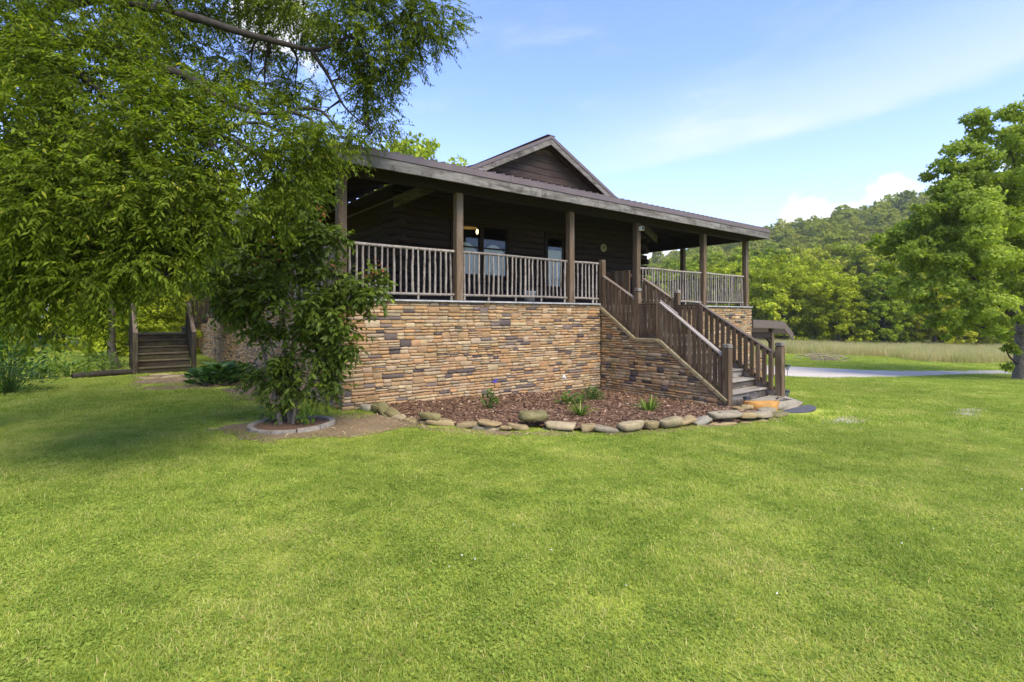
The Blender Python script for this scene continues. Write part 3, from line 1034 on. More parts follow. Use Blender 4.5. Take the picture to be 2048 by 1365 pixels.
# header beams, rafters
POSTS = [0.0, 2.39, 5.51, 7.96, 11.07, 13.53]
box('header_beam', -.07, 13.62, .0, .14, 4.12, 4.53, BEAMW['x'], house, .006)
box('header_beam', -.07, .07, .143, B_ - .3, 4.12, 4.525, BEAMW['y'], house, .006)
box('header_beam', 13.46, 13.60, .143, B_ - .3, 4.12, 4.525, BEAMW['y'], house, .006)
for xx in np.arange(.3, 13.5, .61):
    run = IY0 - EY0
    if xx < IX0:
        run *= (xx - EX0) / (IX0 - EX0)
    if xx > IX1:
        run *= (EX1 - xx) / (EX1 - IX1)
    if run > .3:
        bar('rafter', (xx, EY0 + .02, ZE - .14), (xx, EY0 + run, ZE - .14 + run * sl), .04, .14, BEAMW['x'], house, .004)
for yy in np.arange(.4, 9, .61):
    for xa, xb in ((EX0 + .05, IX0), (EX1 - .05, IX1)):
        f = min(1.0, (yy - EY0) / (IY0 - EY0))
        bar('rafter', (xa, yy, ZE - .14), (xa + (xb - xa) * f, yy, ZE - .14 + (ZW - ZE) * f), .04, .14, BEAMW['x'], house, .004)
# posts
for xx in POSTS:
    wd = .078
    box('porch_post', xx - wd, xx + wd, -.012, .143, DK - .01, 4.12, POSTW, house, .010)
for yy in (3.0, 5.6, 8.2, 10.7, 12.3, 14.9, 17.5, 20.1, 22.9):
    box('porch_post', -.075, .075, yy - .075, yy + .075, DK, 4.12, POSTW, house, .010)
for yy in (2.45, 5.2, 8.0, 10.8):
    box('porch_post', 13.455, 13.605, yy - .075, yy + .075, DK, 4.12, POSTW, house, .010)

# ---- peeled-branch porch railings
m, t = newmat('peeled_branch')
vec, rnd = objvec(t)
mv = t.n('ShaderNodeMapping', i={'Vector': vec, 'Scale': (9, 9, 3)}).outputs[0]
nz = t.noise(mv, 2.0, 6, 0.7, 0.5)
cc = t.ramp(nz, [(0.30, (0.08, 0.057, 0.037)), (0.46, (0.24, 0.205, 0.165)), (0.75, (0.40, 0.365, 0.315))])
f = t.math('ADD', t.math('MULTIPLY', rnd, 0.5), 0.62)
cc = t.mix(1.0, cc, t.n('ShaderNodeCombineXYZ', i={0: f, 1: f, 2: f}).outputs[0], 'MULTIPLY')
finish(m, t, cc, 0.75, nz, 0.4, 0.006)
PEELED = m
r_b = np.random.default_rng(5)
STICKS = []
for k in range(12):
    n = 6
    zz = np.linspace(0, 1, n)
    amp = r_b.uniform(.001, .006)
    px_, py_ = np.cumsum(r_b.normal(0, amp, n)), np.cumsum(r_b.normal(0, amp, n))
    px_ -= np.linspace(px_[0], px_[-1], n)
    py_ -= np.linspace(py_[0], py_[-1], n)
    rad = np.linspace(r_b.uniform(.020, .025), r_b.uniform(.017, .021), n) * r_b.uniform(.88, 1.12, n)
    V_, F_ = tube_arrays(np.stack([px_, py_, zz], -1), rad, 6)
    STICKS.append(mesh_np('baluster', V_, F_, PEELED, True))


def pole(path, rad):
    V_, F_ = tube_arrays(smooth_path(path, 12), np.full(len(smooth_path(path, 12)), rad), 7)
    return mesh_np('rail_pole', V_, F_, PEELED, True)


def branch_rail(p, q):
    """railing between two posts; p, q are house-local floor points"""
    p, q = np.array(p, float), np.array(q, float)
    L = np.linalg.norm(q - p)
    d = (q - p) / L
    root = add('porch_railing', None, house, (*p, DK))
    wv = r_b.normal(0, .008, (5, 1))
    pts = [np.array([*(d * L * f_), .975 + float(wv[i_][0])]) for i_, f_ in enumerate((0, .25, .5, .75, 1))]
    add('top_rail', pole(pts, .030), root)
    pts = [np.array([*(d * L * f_), .105 + float(wv[4 - i_][0])]) for i_, f_ in enumerate((0, .25, .5, .75, 1))]
    add('bottom_rail', pole(pts, .027), root)
    n = max(2, int(round(L / .123)))
    for k in range(n):
        f_ = (k + .5) / n
        low = (k % 6 == 5) or k in (0, n - 1)
        zb, zt = (.0 if low else .09), .965
        o = add('baluster', STICKS[int(r_b.integers(12))], root, (*(d * (L * f_ + r_b.normal(0, .006))), zb))
        o.scale = (r_b.uniform(.85, 1.15), r_b.uniform(.85, 1.15), zt - zb)
        o.rotation_euler = (r_b.normal(0, .006), r_b.normal(0, .010), r_b.uniform(0, 6.28))


YR = .085
for a_, b_ in ((0.09, 2.30), (2.48, 5.42), (5.60, 6.50), (8.06, 10.98), (11.16, 13.44)):
    branch_rail((a_, YR), (b_, YR))
for a_, b_ in ((.16, 2.92), (3.08, 5.52), (5.68, 8.12), (8.28, 10.6)):
    branch_rail((0.0, a_), (0.0, b_))
branch_rail((13.53, .16), (13.53, 2.36))
branch_rail((13.53, 2.54), (13.53, 5.1))

# ================================================================ FRONT STAIRS
stair = thing('front_staircase', 'dark wooden staircase with landing on a stone side wall up to the porch', 'staircase', HL, HOUSE_ROT)
SL, SR = 6.47, 8.10                 # left face of the stone wall, right rail line
LZ, T1, T2, T3 = 1.20, 1.08, 1.74, 3.36
COPE = [(0.02, 1.84), (1.08, 1.10), (1.74, 1.10), (3.36, -.05)]


def cope_z(t_):
    return np.interp(t_, [c_[0] for c_ in COPE], [c_[1] for c_ in COPE])


core = []
prof = [(0.12, -.7), (.12, 1.80), (1.08, 1.06), (1.74, 1.06), (3.36, -.09), (3.36, -.7)]
Vc = [(SL + .035, -a_, z_) for a_, z_ in prof] + [(SL + .20, -a_, z_) for a_, z_ in prof]
n = len(prof)
sw = add('stair_wall', mesh_py('stair_wall', Vc, [tuple(range(n - 1, -1, -1)), tuple(range(n, 2 * n))] + [(i, (i + 1) % n, n + (i + 1) % n, n + i) for i in range(n)], MORTAR), stair)
r_w = np.random.default_rng(33)
ws = []
for (tc_, zc_, w_, h_) in ledge(.03, 3.35, -.34, 1.84, r_w):
    top = min(cope_z(tc_ - w_ / 2), cope_z(tc_ + w_ / 2), cope_z(tc_))
    if zc_ + h_ / 2 > top + .02:
        # trim to the slope
        if zc_ - h_ / 2 > top - .03:
            # try a narrower stone on the uphill side
            tt = np.linspace(tc_ - w_ / 2, tc_ + w_ / 2, 9)
            ok = tt[cope_z(tt) > zc_ + h_ / 2 - .01]
            if len(ok) < 3:
                continue
            ws.append(((ok[0] + ok[-1]) / 2, zc_, ok[-1] - ok[0], h_))
            continue
        h2 = top + .01 - (zc_ - h_ / 2)
        ws.append((tc_, zc_ - h_ / 2 + h2 / 2, w_, max(.02, h2)))
        continue
    ws.append((tc_, zc_, w_, h_))
ws = [s_ for s_ in ws if s_[1] > -.30]
lay(ws, lambda x, z: (SL + .035, -x, z), -math.pi / 2, sw, r_w, 300, STONE_MOSSY)
COPEM = soil('coping_stone', (0.13, 0.115, 0.05), (0.28, 0.225, 0.12), (0.40, 0.33, 0.20), 14)
for (ta, za), (tb, zb) in zip(COPE[:-1], COPE[1:]):
    L = math.hypot(tb - ta, zb - za)
    k = max(2, int(round(L / .34)))
    for i_ in range(k):
        f0, f1 = i_ / k, (i_ + 1) / k
        bar('coping_stone', (SL + .10, -(ta + (tb - ta) * f0), za + (zb - za) * f0 + .0), (SL + .10, -(ta + (tb - ta) * f1), za + (zb - za) * f1), .225 + random.uniform(-.01, .012), .085, COPEM, sw, .012, ext=-.006)
# mass under the steps
XL, XR = SL + .205, SR + .06
Vm = []
steps = []
z, t_ = DK, 0.0
for k in range(4):
    z -= (DK - LZ) / 4
    steps.append((t_ + .27 * k, t_ + .27 * (k + 1), z))
steps[-1] = (.81, T2, LZ)
rs2 = (LZ + .08) / 7
for k in range(6):
    steps.append((T2 + .27 * k, T2 + .27 * (k + 1), LZ - rs2 * (k + 1)))
for i_, (ta, tb, zt) in enumerate(steps):
    prev = steps[i_ - 1][2] if i_ else DK
    nb = 3 if i_ == 3 else 1
    for b_ in range(nb):
        a2, b2 = ta + (tb - ta) * b_ / nb, ta + (tb - ta) * (b_ + 1) / nb
        box('tread', XL, XR, -b2 - (.03 if b_ == nb - 1 else -.004), -a2, zt - .042 + random.uniform(-.003, .003), zt, TREADW['x'], stair, .010)
    box('riser', XL + .002, XR - .002, -ta + .002, -ta + .024, zt + .001, prev - .044, RISERW, stair, .004)
box('riser', XL + .002, XR - .002, -T3 + .002, -T3 + .024, -.3, steps[-1][2] - .044, RISERW, stair, .004)


def newel(x, tt, z0, z1, size=.125, cap=True):
    o = box('newel_post', x - size / 2, x + size / 2, -tt - size / 2, -tt + size / 2, z0, z1 - (.10 if cap else 0), STAIRW['z'], stair, .010)
    if cap:
        c_ = box('post_neck', x - size / 2 + .012, x + size / 2 - .012, -tt - size / 2 + .012, -tt + size / 2 - .012, z1 - .10, z1 - .082, STAIRW['z'], o, .003)
        c_.location = Vector(c_.location) - Vector(o.location)
        bm = bmesh.new()
        bmesh.ops.create_cube(bm, size=1)
        bmesh.ops.scale(bm, vec=(size + .012, size + .012, .082), verts=bm.verts)
        for v_ in bm.verts:
            if v_.co.z > 0:
                v_.co.x *= .88
                v_.co.y *= .88
        bmesh.ops.bevel(bm, geom=list(bm.edges), offset=.008, segments=1, affect='EDGES')
        me = bpy.data.meshes.new('post_cap')
        bm.to_mesh(me)
        bm.free()
        me.materials.append(TREADW['z'])
        c_ = add('post_cap', me, o, (0, 0, z1 - .04 - (z0 + z1 - .10) / 2))
    return o


NX = SL + .10
newel(6.60, -.04, DK - .02, 3.05, .13, False)
newel(NX, 1.10, 1.10, 2.30, .125)
newel(NX, 1.70, 1.10, 1.95, .125, False)
newel(NX - .01, 3.33, -.28, 1.09, .15)
newel(SR, 1.10, .4, 2.30, .125)
newel(SR, 1.72, .4, 1.93, .125, False)
newel(SR + .06, 3.61, -.30, 1.09, .15)


def picket_rail(x, ta, za, tb, zb, capm, n, drop=.70, gap=.0, stringer=None, capw=.115, hip=.0):
    """sloping hand rail from (ta, za) to (tb, zb) with square pickets down to a lower rail"""
    bar('hand_rail', (x, -ta, za - .02), (x, -tb, zb - .02), capw, .04, capm, stair, .008)
    bar('rail_support', (x, -ta, za - .085), (x, -tb, zb - .085), .045, .085, STAIRW['x'], stair, .005)
    bar('lower_rail', (x, -ta, za - drop - .04), (x, -tb, zb - drop - .04), .045, .08, STAIRW['x'], stair, .005)
    if stringer:
        bar('stringer', (x, -ta, za - drop - stringer), (x, -tb, zb - drop - stringer), .06, .16, RAILMID['x'], stair, .006)
    for k in range(n):
        f_ = (k + .5) / n
        tt, zz = ta + (tb - ta) * f_, za + (zb - za) * f_
        off = -.047 + random.uniform(-.003, .003)
        box('picket', x + off - .019, x + off + .019, -tt - .044, -tt + .044, zz - drop - .085 + random.uniform(-.01, .01), zz - .045, STAIRW['z'], stair, .005,
            rot=(random.uniform(-.012, .012), 0, 0))


picket_rail(NX, .03, 2.66, 1.035, 2.06, RAILMID['x'], 8, .76, stringer=.16)
picket_rail(NX, 1.165, 1.945, 1.64, 1.945, STAIRW['x'], 4, .62, stringer=.13)
picket_rail(NX, 1.73, 1.975, 3.26, .86, RAILCAP['x'], 13, .74, stringer=.15, capw=.125)
picket_rail(SR, .05, 2.66, 1.035, 2.06, RAILMID['x'], 8, .76, stringer=.16)
picket_rail(SR, 1.165, 1.93, 1.66, 1.93, STAIRW['x'], 4, .62, stringer=.13)
picket_rail(SR, 1.73, 1.96, 3.53, .86, RAILMID['x'], 13, .74, stringer=.15)
# split end of the weathered hand rail
bar('rail_splinter', (NX + .02, -1.70, 2.005), (NX + .045, -2.15, 1.69), .035, .025, RAILCAP['x'], stair, .004)

# ---- things at the foot of the stairs


def rock_mesh(r, wx, wy, wz, mat, flat=.35, nu=16, nv=9, cuts=9):
    th = np.linspace(0, 2 * np.pi, nu, endpoint=False)
    ph = np.linspace(-np.pi / 2, np.pi / 2, nv)
    e = flat * .5
    sp = lambda a_, p_: np.sign(a_) * np.abs(a_) ** p_
    V_ = []
    offs = r.normal(0, 1, (6, 3))
    for p_ in ph:
        for q_ in th:
            v_ = np.array([sp(np.cos(p_), e) * sp(np.cos(q_), e + .05), sp(np.cos(p_), e) * sp(np.sin(q_), e + .05), sp(np.sin(p_), e)])
            k = 1 + .05 * sum(math.sin(2.1 * (v_ @ o_) + o_[0] * 3) for o_ in offs[:4])
            V_.append(v_ * k + r.normal(0, .022, 3))
    V_ = np.array(V_) + r.normal(0, .018, (len(V_), 3))
    for _ in range(cuts):                    # broken faces
        nn = r.normal(size=3)
        nn /= np.linalg.norm(nn)
        dd = r.uniform(.78, 1.18)
        ex_ = np.maximum(0, V_ @ nn - dd)
        V_ = V_ - ex_[:, None] * nn * .92
    V_ = V_ * np.array([wx / 2, wy / 2, wz / 2])
    tap = 1 + r.uniform(-.18, .18) * (V_[:, 0] / (wx / 2))
    V_[:, 1] *= tap
    V_[:, 2] *= 1 + r.uniform(-.15, .15) * (V_[:, 0] / (wx / 2))
    F_ = []
    for i_ in range(nv - 1):
        for j_ in range(nu):
            j2 = (j_ + 1) % nu
            F_.append((i_ * nu + j_, i_ * nu + j2, (i_ + 1) * nu + j2, (i_ + 1) * nu + j_))
    return mesh_np('rock', V_, F_, mat)


r_r = np.random.default_rng(11)
RCOL = {'tan': (0.31, 0.25, 0.15), 'grey': (0.255, 0.235, 0.195), 'mossy': (0.19, 0.175, 0.085), 'orange': (0.50, 0.27, 0.075), 'pale': (0.36, 0.31, 0.22), 'blue': (0.27, 0.265, 0.25), 'brown': (0.30, 0.23, 0.13)}


def rock(s, tt, lift, wx, wy, wz, ang, colr, label, group='loose stones edging the mulch bed', name='edging_stone', tilt=(0, 0), flat=.35, cuts=9):
    x, y = W(s, tt)
    if name == 'edging_stone':
        wz *= .74
        wx *= .88
        wy *= .85
    me = rock_mesh(r_r, wx, wy, wz, ROCK, flat, cuts=cuts)
    o = add(name, me, None, (x, y, float(zg(x, y)) + lift + wz * .5 - .012), (tilt[0], tilt[1], ang), None, label, 'stone', group)
    c_ = np.array(RCOL[colr]) * r_r.uniform(.76, 1.0) * np.array([1, .93, .76])
    o.color = (*c_, 1)
    return o


def ang_between(i_, off=0):
    a_, b_ = BORDER[max(0, i_ - 1)], BORDER[min(len(BORDER) - 1, i_ + 1)]
    xa, ya = W(*a_)
    xb, yb = W(*b_)
    return math.atan2(yb - ya, xb - xa)


ROCKS = [  # border index (float), lift, wx, wy, wz, colour, tilt, label
    (0.0, .0, .30, .22, .16, 'blue', (0, 0), 'blue grey block stone against the foot of the wall corner'),
    (0.7, .02, .26, .20, .22, 'mossy', (.1, .15), 'mossy upright stone just right of the blue grey corner block'),
    (1.2, .04, .55, .22, .13, 'mossy', (0, .42), 'long mossy slab leaning down from the pile at the wall corner'),
    (1.6, .02, .38, .20, .15, 'mossy', (.2, .3), 'short mossy stone leaning in front of the long slab'),
    (2.0, .0, .34, .22, .12, 'pale', (0, 0), 'low pale stone under the leaning mossy slabs'),
    (2.5, .0, .42, .26, .09, 'tan', (0, 0), 'flat tan stone half sunk in dry thatch left of the squared block'),
    (3.3, .09, .46, .26, .14, 'mossy', (0, 0), 'squared mossy block resting on the long tan slab'),
    (4.3, .0, .66, .28, .13, 'tan', (0, .06), 'long tan slab below the squared mossy block'),
    (3.2, .0, .22, .18, .08, 'tan', (0, 0), 'small flat stone under the squared mossy block'),
    (6.0, .02, .42, .24, .12, 'tan', (0, -.12), 'thick tan stone right of the long slab, near the purple flower'),
    (6.9, .0, .30, .22, .10, 'grey', (0, 0), 'small grey stone under the flat brown slab'),
    (7.6, .09, .44, .26, .08, 'brown', (0, .08), 'flat brown slab lying across two smaller stones'),
    (7.7, .0, .30, .22, .11, 'pale', (0, .1), 'pale pointed stone in front of the flat brown slab'),
    (8.6, .03, .26, .20, .08, 'tan', (0, 0), 'small tan stone left of the big rounded boulder stone'),
    (9.6, .0, .40, .24, .13, 'tan', (0, .18), 'wedge shaped tan stone propping the big rounded stone'),
    (10.8, .12, .50, .30, .19, 'mossy', (0, 0), 'big rounded yellow brown stone set highest on the edging'),
    (12.0, .04, .56, .26, .13, 'pale', (0, 0), 'long pale stone right of the big rounded stone'),
    (11.8, -.02, .50, .26, .07, 'grey', (0, 0), 'thin grey stone sunk under the long pale stone'),
    (13.3, .03, .26, .24, .13, 'tan', (0, 0), 'small tan cube like stone between two long ones'),
    (14.2, .02, .40, .24, .12, 'grey', (0, .1), 'grey brown stone left of the pale rounded block'),
    (15.4, .02, .46, .28, .19, 'pale', (0, 0), 'pale rounded block at the lowest bend of the edging'),
    (16.5, .04, .32, .26, .15, 'tan', (0, .1), 'tan stone tucked right of the pale rounded block'),
    (17.5, .05, .42, .28, .17, 'pale', (0, -.1), 'broad pale stone with a sloping top, centre of the right curve'),
    (18.4, .06, .46, .26, .10, 'tan', (0, -.15), 'flat tan wedge stone overlapping its neighbour'),
    (19.4, .0, .40, .22, .15, 'blue', (0, -.3), 'slanting blue grey stone left of the largest slab'),
    (20.6, .10, .62, .30, .16, 'grey', (0, 0), 'largest grey slab raised on a lower course of stones'),
    (20.4, -.02, .60, .30, .10, 'tan', (0, 0), 'long flat stone under the largest grey slab'),
    (21.9, .09, .36, .26, .13, 'tan', (0, .08), 'tan block right of the largest grey slab'),
    (21.9, -.02, .44, .28, .09, 'tan', (0, 0), 'flat stone in the lower course right of the largest slab'),
    (22.7, .09, .34, .26, .11, 'pale', (0, .15), 'pale wedge stone in the upper course near the steps'),
    (22.9, -.02, .34, .26, .09, 'tan', (0, 0), 'small flat stone in the lower course near the steps'),
    (23.4, .07, .38, .26, .13, 'grey', (0, 0), 'grey stone in the upper course, second from the curve end'),
    (24.2, .03, .30, .26, .13, 'brown', (0, 0), 'brown stone closing the edging at its right end'),
    (23.9, -.03, .44, .30, .08, 'tan', (0, 0), 'flat tan stone lying outermost at the right end'),
]
for bi, lift, wx, wy, wz, colr, tilt, lab in ROCKS:
    i0 = int(bi)
    f_ = bi - i0
    a_, b_ = BORDER[i0], BORDER[min(i0 + 1, len(BORDER) - 1)]
    rock(a_[0] + (b_[0] - a_[0]) * f_, a_[1] + (b_[1] - a_[1]) * f_, lift, wx, wy, wz, ang_between(i0) + r_r.normal(0, .08), colr, lab, tilt=tilt)
rock(6.62, 3.72, .03, .36, .30, .16, HOUSE_ROT + .4, 'tan', 'rounded tan stone beside the stair newel post')
rock(6.45, 3.60, .0, .42, .26, .13, HOUSE_ROT + .9, 'brown', 'low brown stone touching the end of the stair wall')
rock(6.62, 4.08, .04, .50, .32, .12, HOUSE_ROT - .1, 'grey', 'flat grey stone stacked below the orange stone')
rock(6.50, 4.36, .0, .48, .28, .13, HOUSE_ROT + .1, 'mossy', 'mossy stone below the flat grey one beside the mat')
rock(7.02, 3.80, .0, .66, .44, .20, HOUSE_ROT + .05, 'orange', 'orange sandstone block left of the stone step', None, 'sandstone_block', flat=.16, cuts=3)
x, y = W(7.83, 3.72)
o = add('stone_step', rock_mesh(r_r, 1.2, .5, .22, ROCK, .10, 20, 7, 2), None, (x, y, float(zg(x, y)) + .09), (0, 0, HOUSE_ROT), None,
        'long grey sandstone slab forming the bottom step', 'stone step')
o.color = (0.24, 0.21, 0.155, 1)
MAT = soil('rubber', (0.05, 0.05, 0.055), (0.085, 0.085, 0.092), (0.13, 0.13, 0.135), 30)
n = 18
Vm = [(.72 * math.cos(math.pi * k / n), -.36 * math.sin(math.pi * k / n), zz) for zz in (0, .022) for k in range(n + 1)]
x, y = W(7.78, 4.03)
add('door_mat', mesh_py('door_mat', Vm, [tuple(range(n + 1, 2 * n + 2))[::-1]] + [(k, k + 1, n + 2 + k, n + 1 + k) for k in range(n)] + [(n, 0, n + 1, 2 * n + 1)], MAT), None,
    (x, y, float(zg(x, y)) + .012), (0, 0, HOUSE_ROT), None, 'dark grey half round rubber mat at the foot of the stairs', 'mat')
# solar path lights
LENS = simple('lamp_lens', (0.45, 0.5, 0.52), 0.25, spec=.5)


def path_light(s, tt, h, lab, sc=1.0):
    root = thing('path_light', lab, 'garden light', Wg(s, tt), 0, 'small solar path lights')
    V_, F_ = tube_arrays([(0, 0, -.05), (0, 0, h)], [.009, .009], 6)
    add('stake', mesh_np('stake', V_, F_, BLACK, True), root)
    V_, F_ = tube_arrays([(0, 0, h), (0, 0, h + .03), (0, 0, h + .10 * sc)], [.02, .035 * sc, .06 * sc], 8)
    add('lens', mesh_np('lens', V_, F_, LENS, True), root)
    for k in range(8):
        a_ = 2 * math.pi * k / 8
        V_, F_ = tube_arrays([(.035 * math.cos(a_), .035 * math.sin(a_), h + .01), (.064 * sc * math.cos(a_), .064 * sc * math.sin(a_), h + .10 * sc)], [.006, .006], 4)
        add('cage_bar', mesh_np('cage_bar', V_, F_, BLACK), root)
    V_, F_ = tube_arrays([(0, 0, h + .10 * sc), (0, 0, h + .115 * sc), (0, 0, h + .135 * sc), (0, 0, h + .14 * sc)], [.072 * sc, .078 * sc, .06 * sc, .001], 12)
    add('cap', mesh_np('cap', V_, F_, BLACK), root)


path_light(6.90, 3.55, .12, 'small black path light among the stones by the left newel post', 1.0)
path_light(9.0, 3.35, .12, 'small black path light on the lawn right of the stairs', 1.15)
path_light(17.0, -.3, .25, 'small black path light standing at the driveway edge', 1.5)

# ---- things on the porch (house plan: s along the front, d behind the front edge)


def on_porch(s, d, z):
    x, y = W(s, -d)
    return (x, y, z)


def disc(r0, y0, y1, mat, n=20, r1=None):
    V_, F_ = tube_arrays([(0, y0, 0), (0, y0, 0), (0, y1, 0), (0, y1, 0)], [.001, r0, r1 or r0, .001], n)
    return mesh_np('disc', V_, F_, mat)


root = thing('wall_clock', 'small round cream clock on the dark log wall right of the door', 'clock', on_porch(9.2, 2.395, 3.80), HOUSE_ROT)
add('rim', disc(.125, 0, -.03, CREAM), root)
add('face', disc(.095, -.031, -.036, simple('clock_face', (0.36, 0.33, 0.24), .5)), root)
add('centre', disc(.03, -.037, -.046, BLACK, 10), root)
root = thing('porch_floodlight', 'round white floodlight fixed to the porch post at the stair head', 'light fixture', on_porch(8.0, -.014, 3.97), HOUSE_ROT)
add('base', disc(.062, 0, -.02, WHITE), root)
add('lamp_head', disc(.05, -.021, -.10, WHITE, 16, .062), root)
add('lens', disc(.045, -.101, -.104, BLACK, 16), root)
root = thing('porch_gate', 'dark wooden gate standing open at the top of the stairs', 'gate', on_porch(7.82, .16, DK + .04), HOUSE_ROT)
for k in range(7):
    box('gate_board', -.02, .02, .02 + k * .13, .14 + k * .13, .02, .86 - .0 * k, STAIRW['z'], root, .006)
box('gate_rail', .022, .06, .0, .95, .12, .20, STAIRW['y'], root, .005)
box('gate_rail', .022, .06, .0, .95, .68, .76, STAIRW['y'], root, .005)
box('gate_post', -.055, .055, .95, 1.06, -.04, .98, STAIRW['z'], root, .008)
bar('gate_brace', (.04, .05, .18), (.04, .9, .7), .03, .07, STAIRW['x'], root, .004)


def bucket(s, d, lab):
    root = thing('bucket', lab, 'bucket', on_porch(s, d, DK + .002), HOUSE_ROT, 'pale buckets on the porch floor')
    V_, F_ = tube_arrays([(0, 0, 0), (0, 0, .005), (0, 0, .24), (0, 0, .25), (0, 0, .25), (0, 0, .04)], [.001, .12, .15, .158, .14, .11], 16)
    add('body', mesh_np('body', V_, F_, PLANT_POT, True), root)
    a_ = np.linspace(0, math.pi, 12)
    V_, F_ = tube_arrays(np.stack([.155 * np.cos(a_), .02 + 0 * a_, .235 - .12 * np.sin(a_)], -1) + np.array([0, -.13, 0]) * np.sin(a_)[:, None], np.full(12, .004), 5)
    add('handle', mesh_np('handle', V_, F_, FLASH, True), root)


bucket(4.55, .42, 'pale bucket on the porch floor behind the middle railing')
bucket(.85, .40, 'pale bucket on the porch floor near the shrub side post')
root = thing('pendant_lamp', 'lit yellow pendant lamp seen through the window', 'lamp', on_porch(4.70, 3.2, 4.07), HOUSE_ROT)
V_, F_ = tube_arrays([(0, 0, 0), (0, 0, .02), (0, 0, .05), (0, 0, .10)], [.21, .20, .13, .03], 20)
add('lamp_shade', mesh_np('lamp_shade', V_, F_, SHADE, True), root)
V_, F_ = tube_arrays([(0, 0, .10), (0, 0, .78)], [.008, .008], 6)
add('cord', mesh_np('cord', V_, F_, BLACK), root)
V_, F_ = tube_arrays([(.26, 0, -.14), (.26, 0, -.12), (.26, 0, -.075), (.26, 0, -.03), (.26, 0, -.01)], [.001, .022, .032, .022, .012], 10)
add('bulb', mesh_np('bulb', V_, F_, GLOW, True), root)
V_, F_ = tube_arrays([(.26, 0, -.012), (.26, 0, .07)], [.012, .012], 6)
add('bulb_stem', mesh_np('bulb_stem', V_, F_, BLACK), root)

# ================================================================ REAR STEPS on the left side
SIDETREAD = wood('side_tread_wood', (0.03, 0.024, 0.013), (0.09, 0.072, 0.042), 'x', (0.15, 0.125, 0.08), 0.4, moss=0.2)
st2 = thing('side_staircase', 'shaded wooden steps with landing at the left side of the house', 'staircase', HL, HOUSE_ROT)
A0, A1, YB = -2.52, -1.22, 9.2
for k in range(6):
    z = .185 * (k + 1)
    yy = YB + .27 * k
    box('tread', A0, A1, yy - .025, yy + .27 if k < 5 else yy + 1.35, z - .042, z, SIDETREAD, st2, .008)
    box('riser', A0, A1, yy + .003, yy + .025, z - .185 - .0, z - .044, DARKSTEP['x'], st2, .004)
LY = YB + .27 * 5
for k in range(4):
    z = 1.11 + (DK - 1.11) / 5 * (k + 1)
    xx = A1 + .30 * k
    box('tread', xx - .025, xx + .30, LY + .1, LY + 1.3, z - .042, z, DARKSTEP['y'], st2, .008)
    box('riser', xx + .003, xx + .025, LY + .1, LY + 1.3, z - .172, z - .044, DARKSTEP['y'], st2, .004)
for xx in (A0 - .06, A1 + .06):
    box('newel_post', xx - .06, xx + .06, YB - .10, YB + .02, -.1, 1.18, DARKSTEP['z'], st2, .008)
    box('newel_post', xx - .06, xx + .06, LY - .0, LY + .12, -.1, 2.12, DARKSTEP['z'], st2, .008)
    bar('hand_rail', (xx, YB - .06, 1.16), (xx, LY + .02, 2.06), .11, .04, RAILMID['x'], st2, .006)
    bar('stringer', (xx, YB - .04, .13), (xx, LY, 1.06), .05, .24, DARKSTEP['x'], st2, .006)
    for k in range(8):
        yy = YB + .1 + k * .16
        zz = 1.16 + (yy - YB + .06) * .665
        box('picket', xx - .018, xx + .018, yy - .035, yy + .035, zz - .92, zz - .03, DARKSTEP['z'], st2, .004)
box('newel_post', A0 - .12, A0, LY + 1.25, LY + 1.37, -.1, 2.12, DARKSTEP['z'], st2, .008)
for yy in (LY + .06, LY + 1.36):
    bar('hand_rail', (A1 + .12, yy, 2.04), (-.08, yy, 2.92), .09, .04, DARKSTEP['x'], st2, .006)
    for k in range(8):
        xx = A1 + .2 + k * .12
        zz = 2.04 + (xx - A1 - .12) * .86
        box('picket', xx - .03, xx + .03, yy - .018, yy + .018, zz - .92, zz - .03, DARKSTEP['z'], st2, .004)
FLAG = [(-2.35, -7.75, .45, .32, 'flat flagstone farthest from the wall before the side steps'), (-1.85, -7.85, .5, .34, 'middle flagstone before the side steps'),
        (-1.35, -8.1, .46, .36, 'flagstone nearest the wall before the side steps'), (-2.0, -8.5, .5, .3, 'flagstone tucked against the lowest side step')]
for s, tt, wx, wy, lab in FLAG:
    rock(s, tt, 0, wx, wy, .05, HOUSE_ROT + r_r.normal(0, .2), 'pale', lab, 'flagstones before the side steps', 'flagstone', flat=.3)
xa, ya = W(-3.6, -9.0)
xb, yb = W(-2.85, -9.25)
add('edging_timber', tube_mesh := mesh_np('edging_timber', *tube_arrays([(-.75, 0, -.02), (0, .01, 0), (.72, 0, -.02)], [.075, .08, .085], 8), BARKD), None, ((xa + xb) / 2, (ya + yb) / 2, .09),
    (0, 0, math.atan2(yb - ya, xb - xa)), None, 'mossy timber lying as bed edging left of the side steps', 'timber')

# ================================================================ CARPORT right of the house
CT = 0.0
cp = thing('carport', 'low brown carport roof on posts beyond the house corner', 'carport', HL, HOUSE_ROT)
ys = -CT
X0, X1, X2 = RGT + .25, 16.05, 16.75
Z0, Z1, Z2 = 1.50, 1.43, .98


def slab(name, xa, za, xb, zb, ya_, yb_, th, mat):
    Vr = [(xa, ya_, za), (xb, ya_, zb), (xb, yb_, zb), (xa, yb_, za)]
    Vr += [(v_[0], v_[1], v_[2] - th) for v_ in Vr]
    return add(name, mesh_py(name, Vr, [(0, 1, 2, 3), (7, 6, 5, 4), (0, 4, 5, 1), (1, 5, 6, 2), (2, 6, 7, 3), (3, 7, 4, 0)], mat), cp)


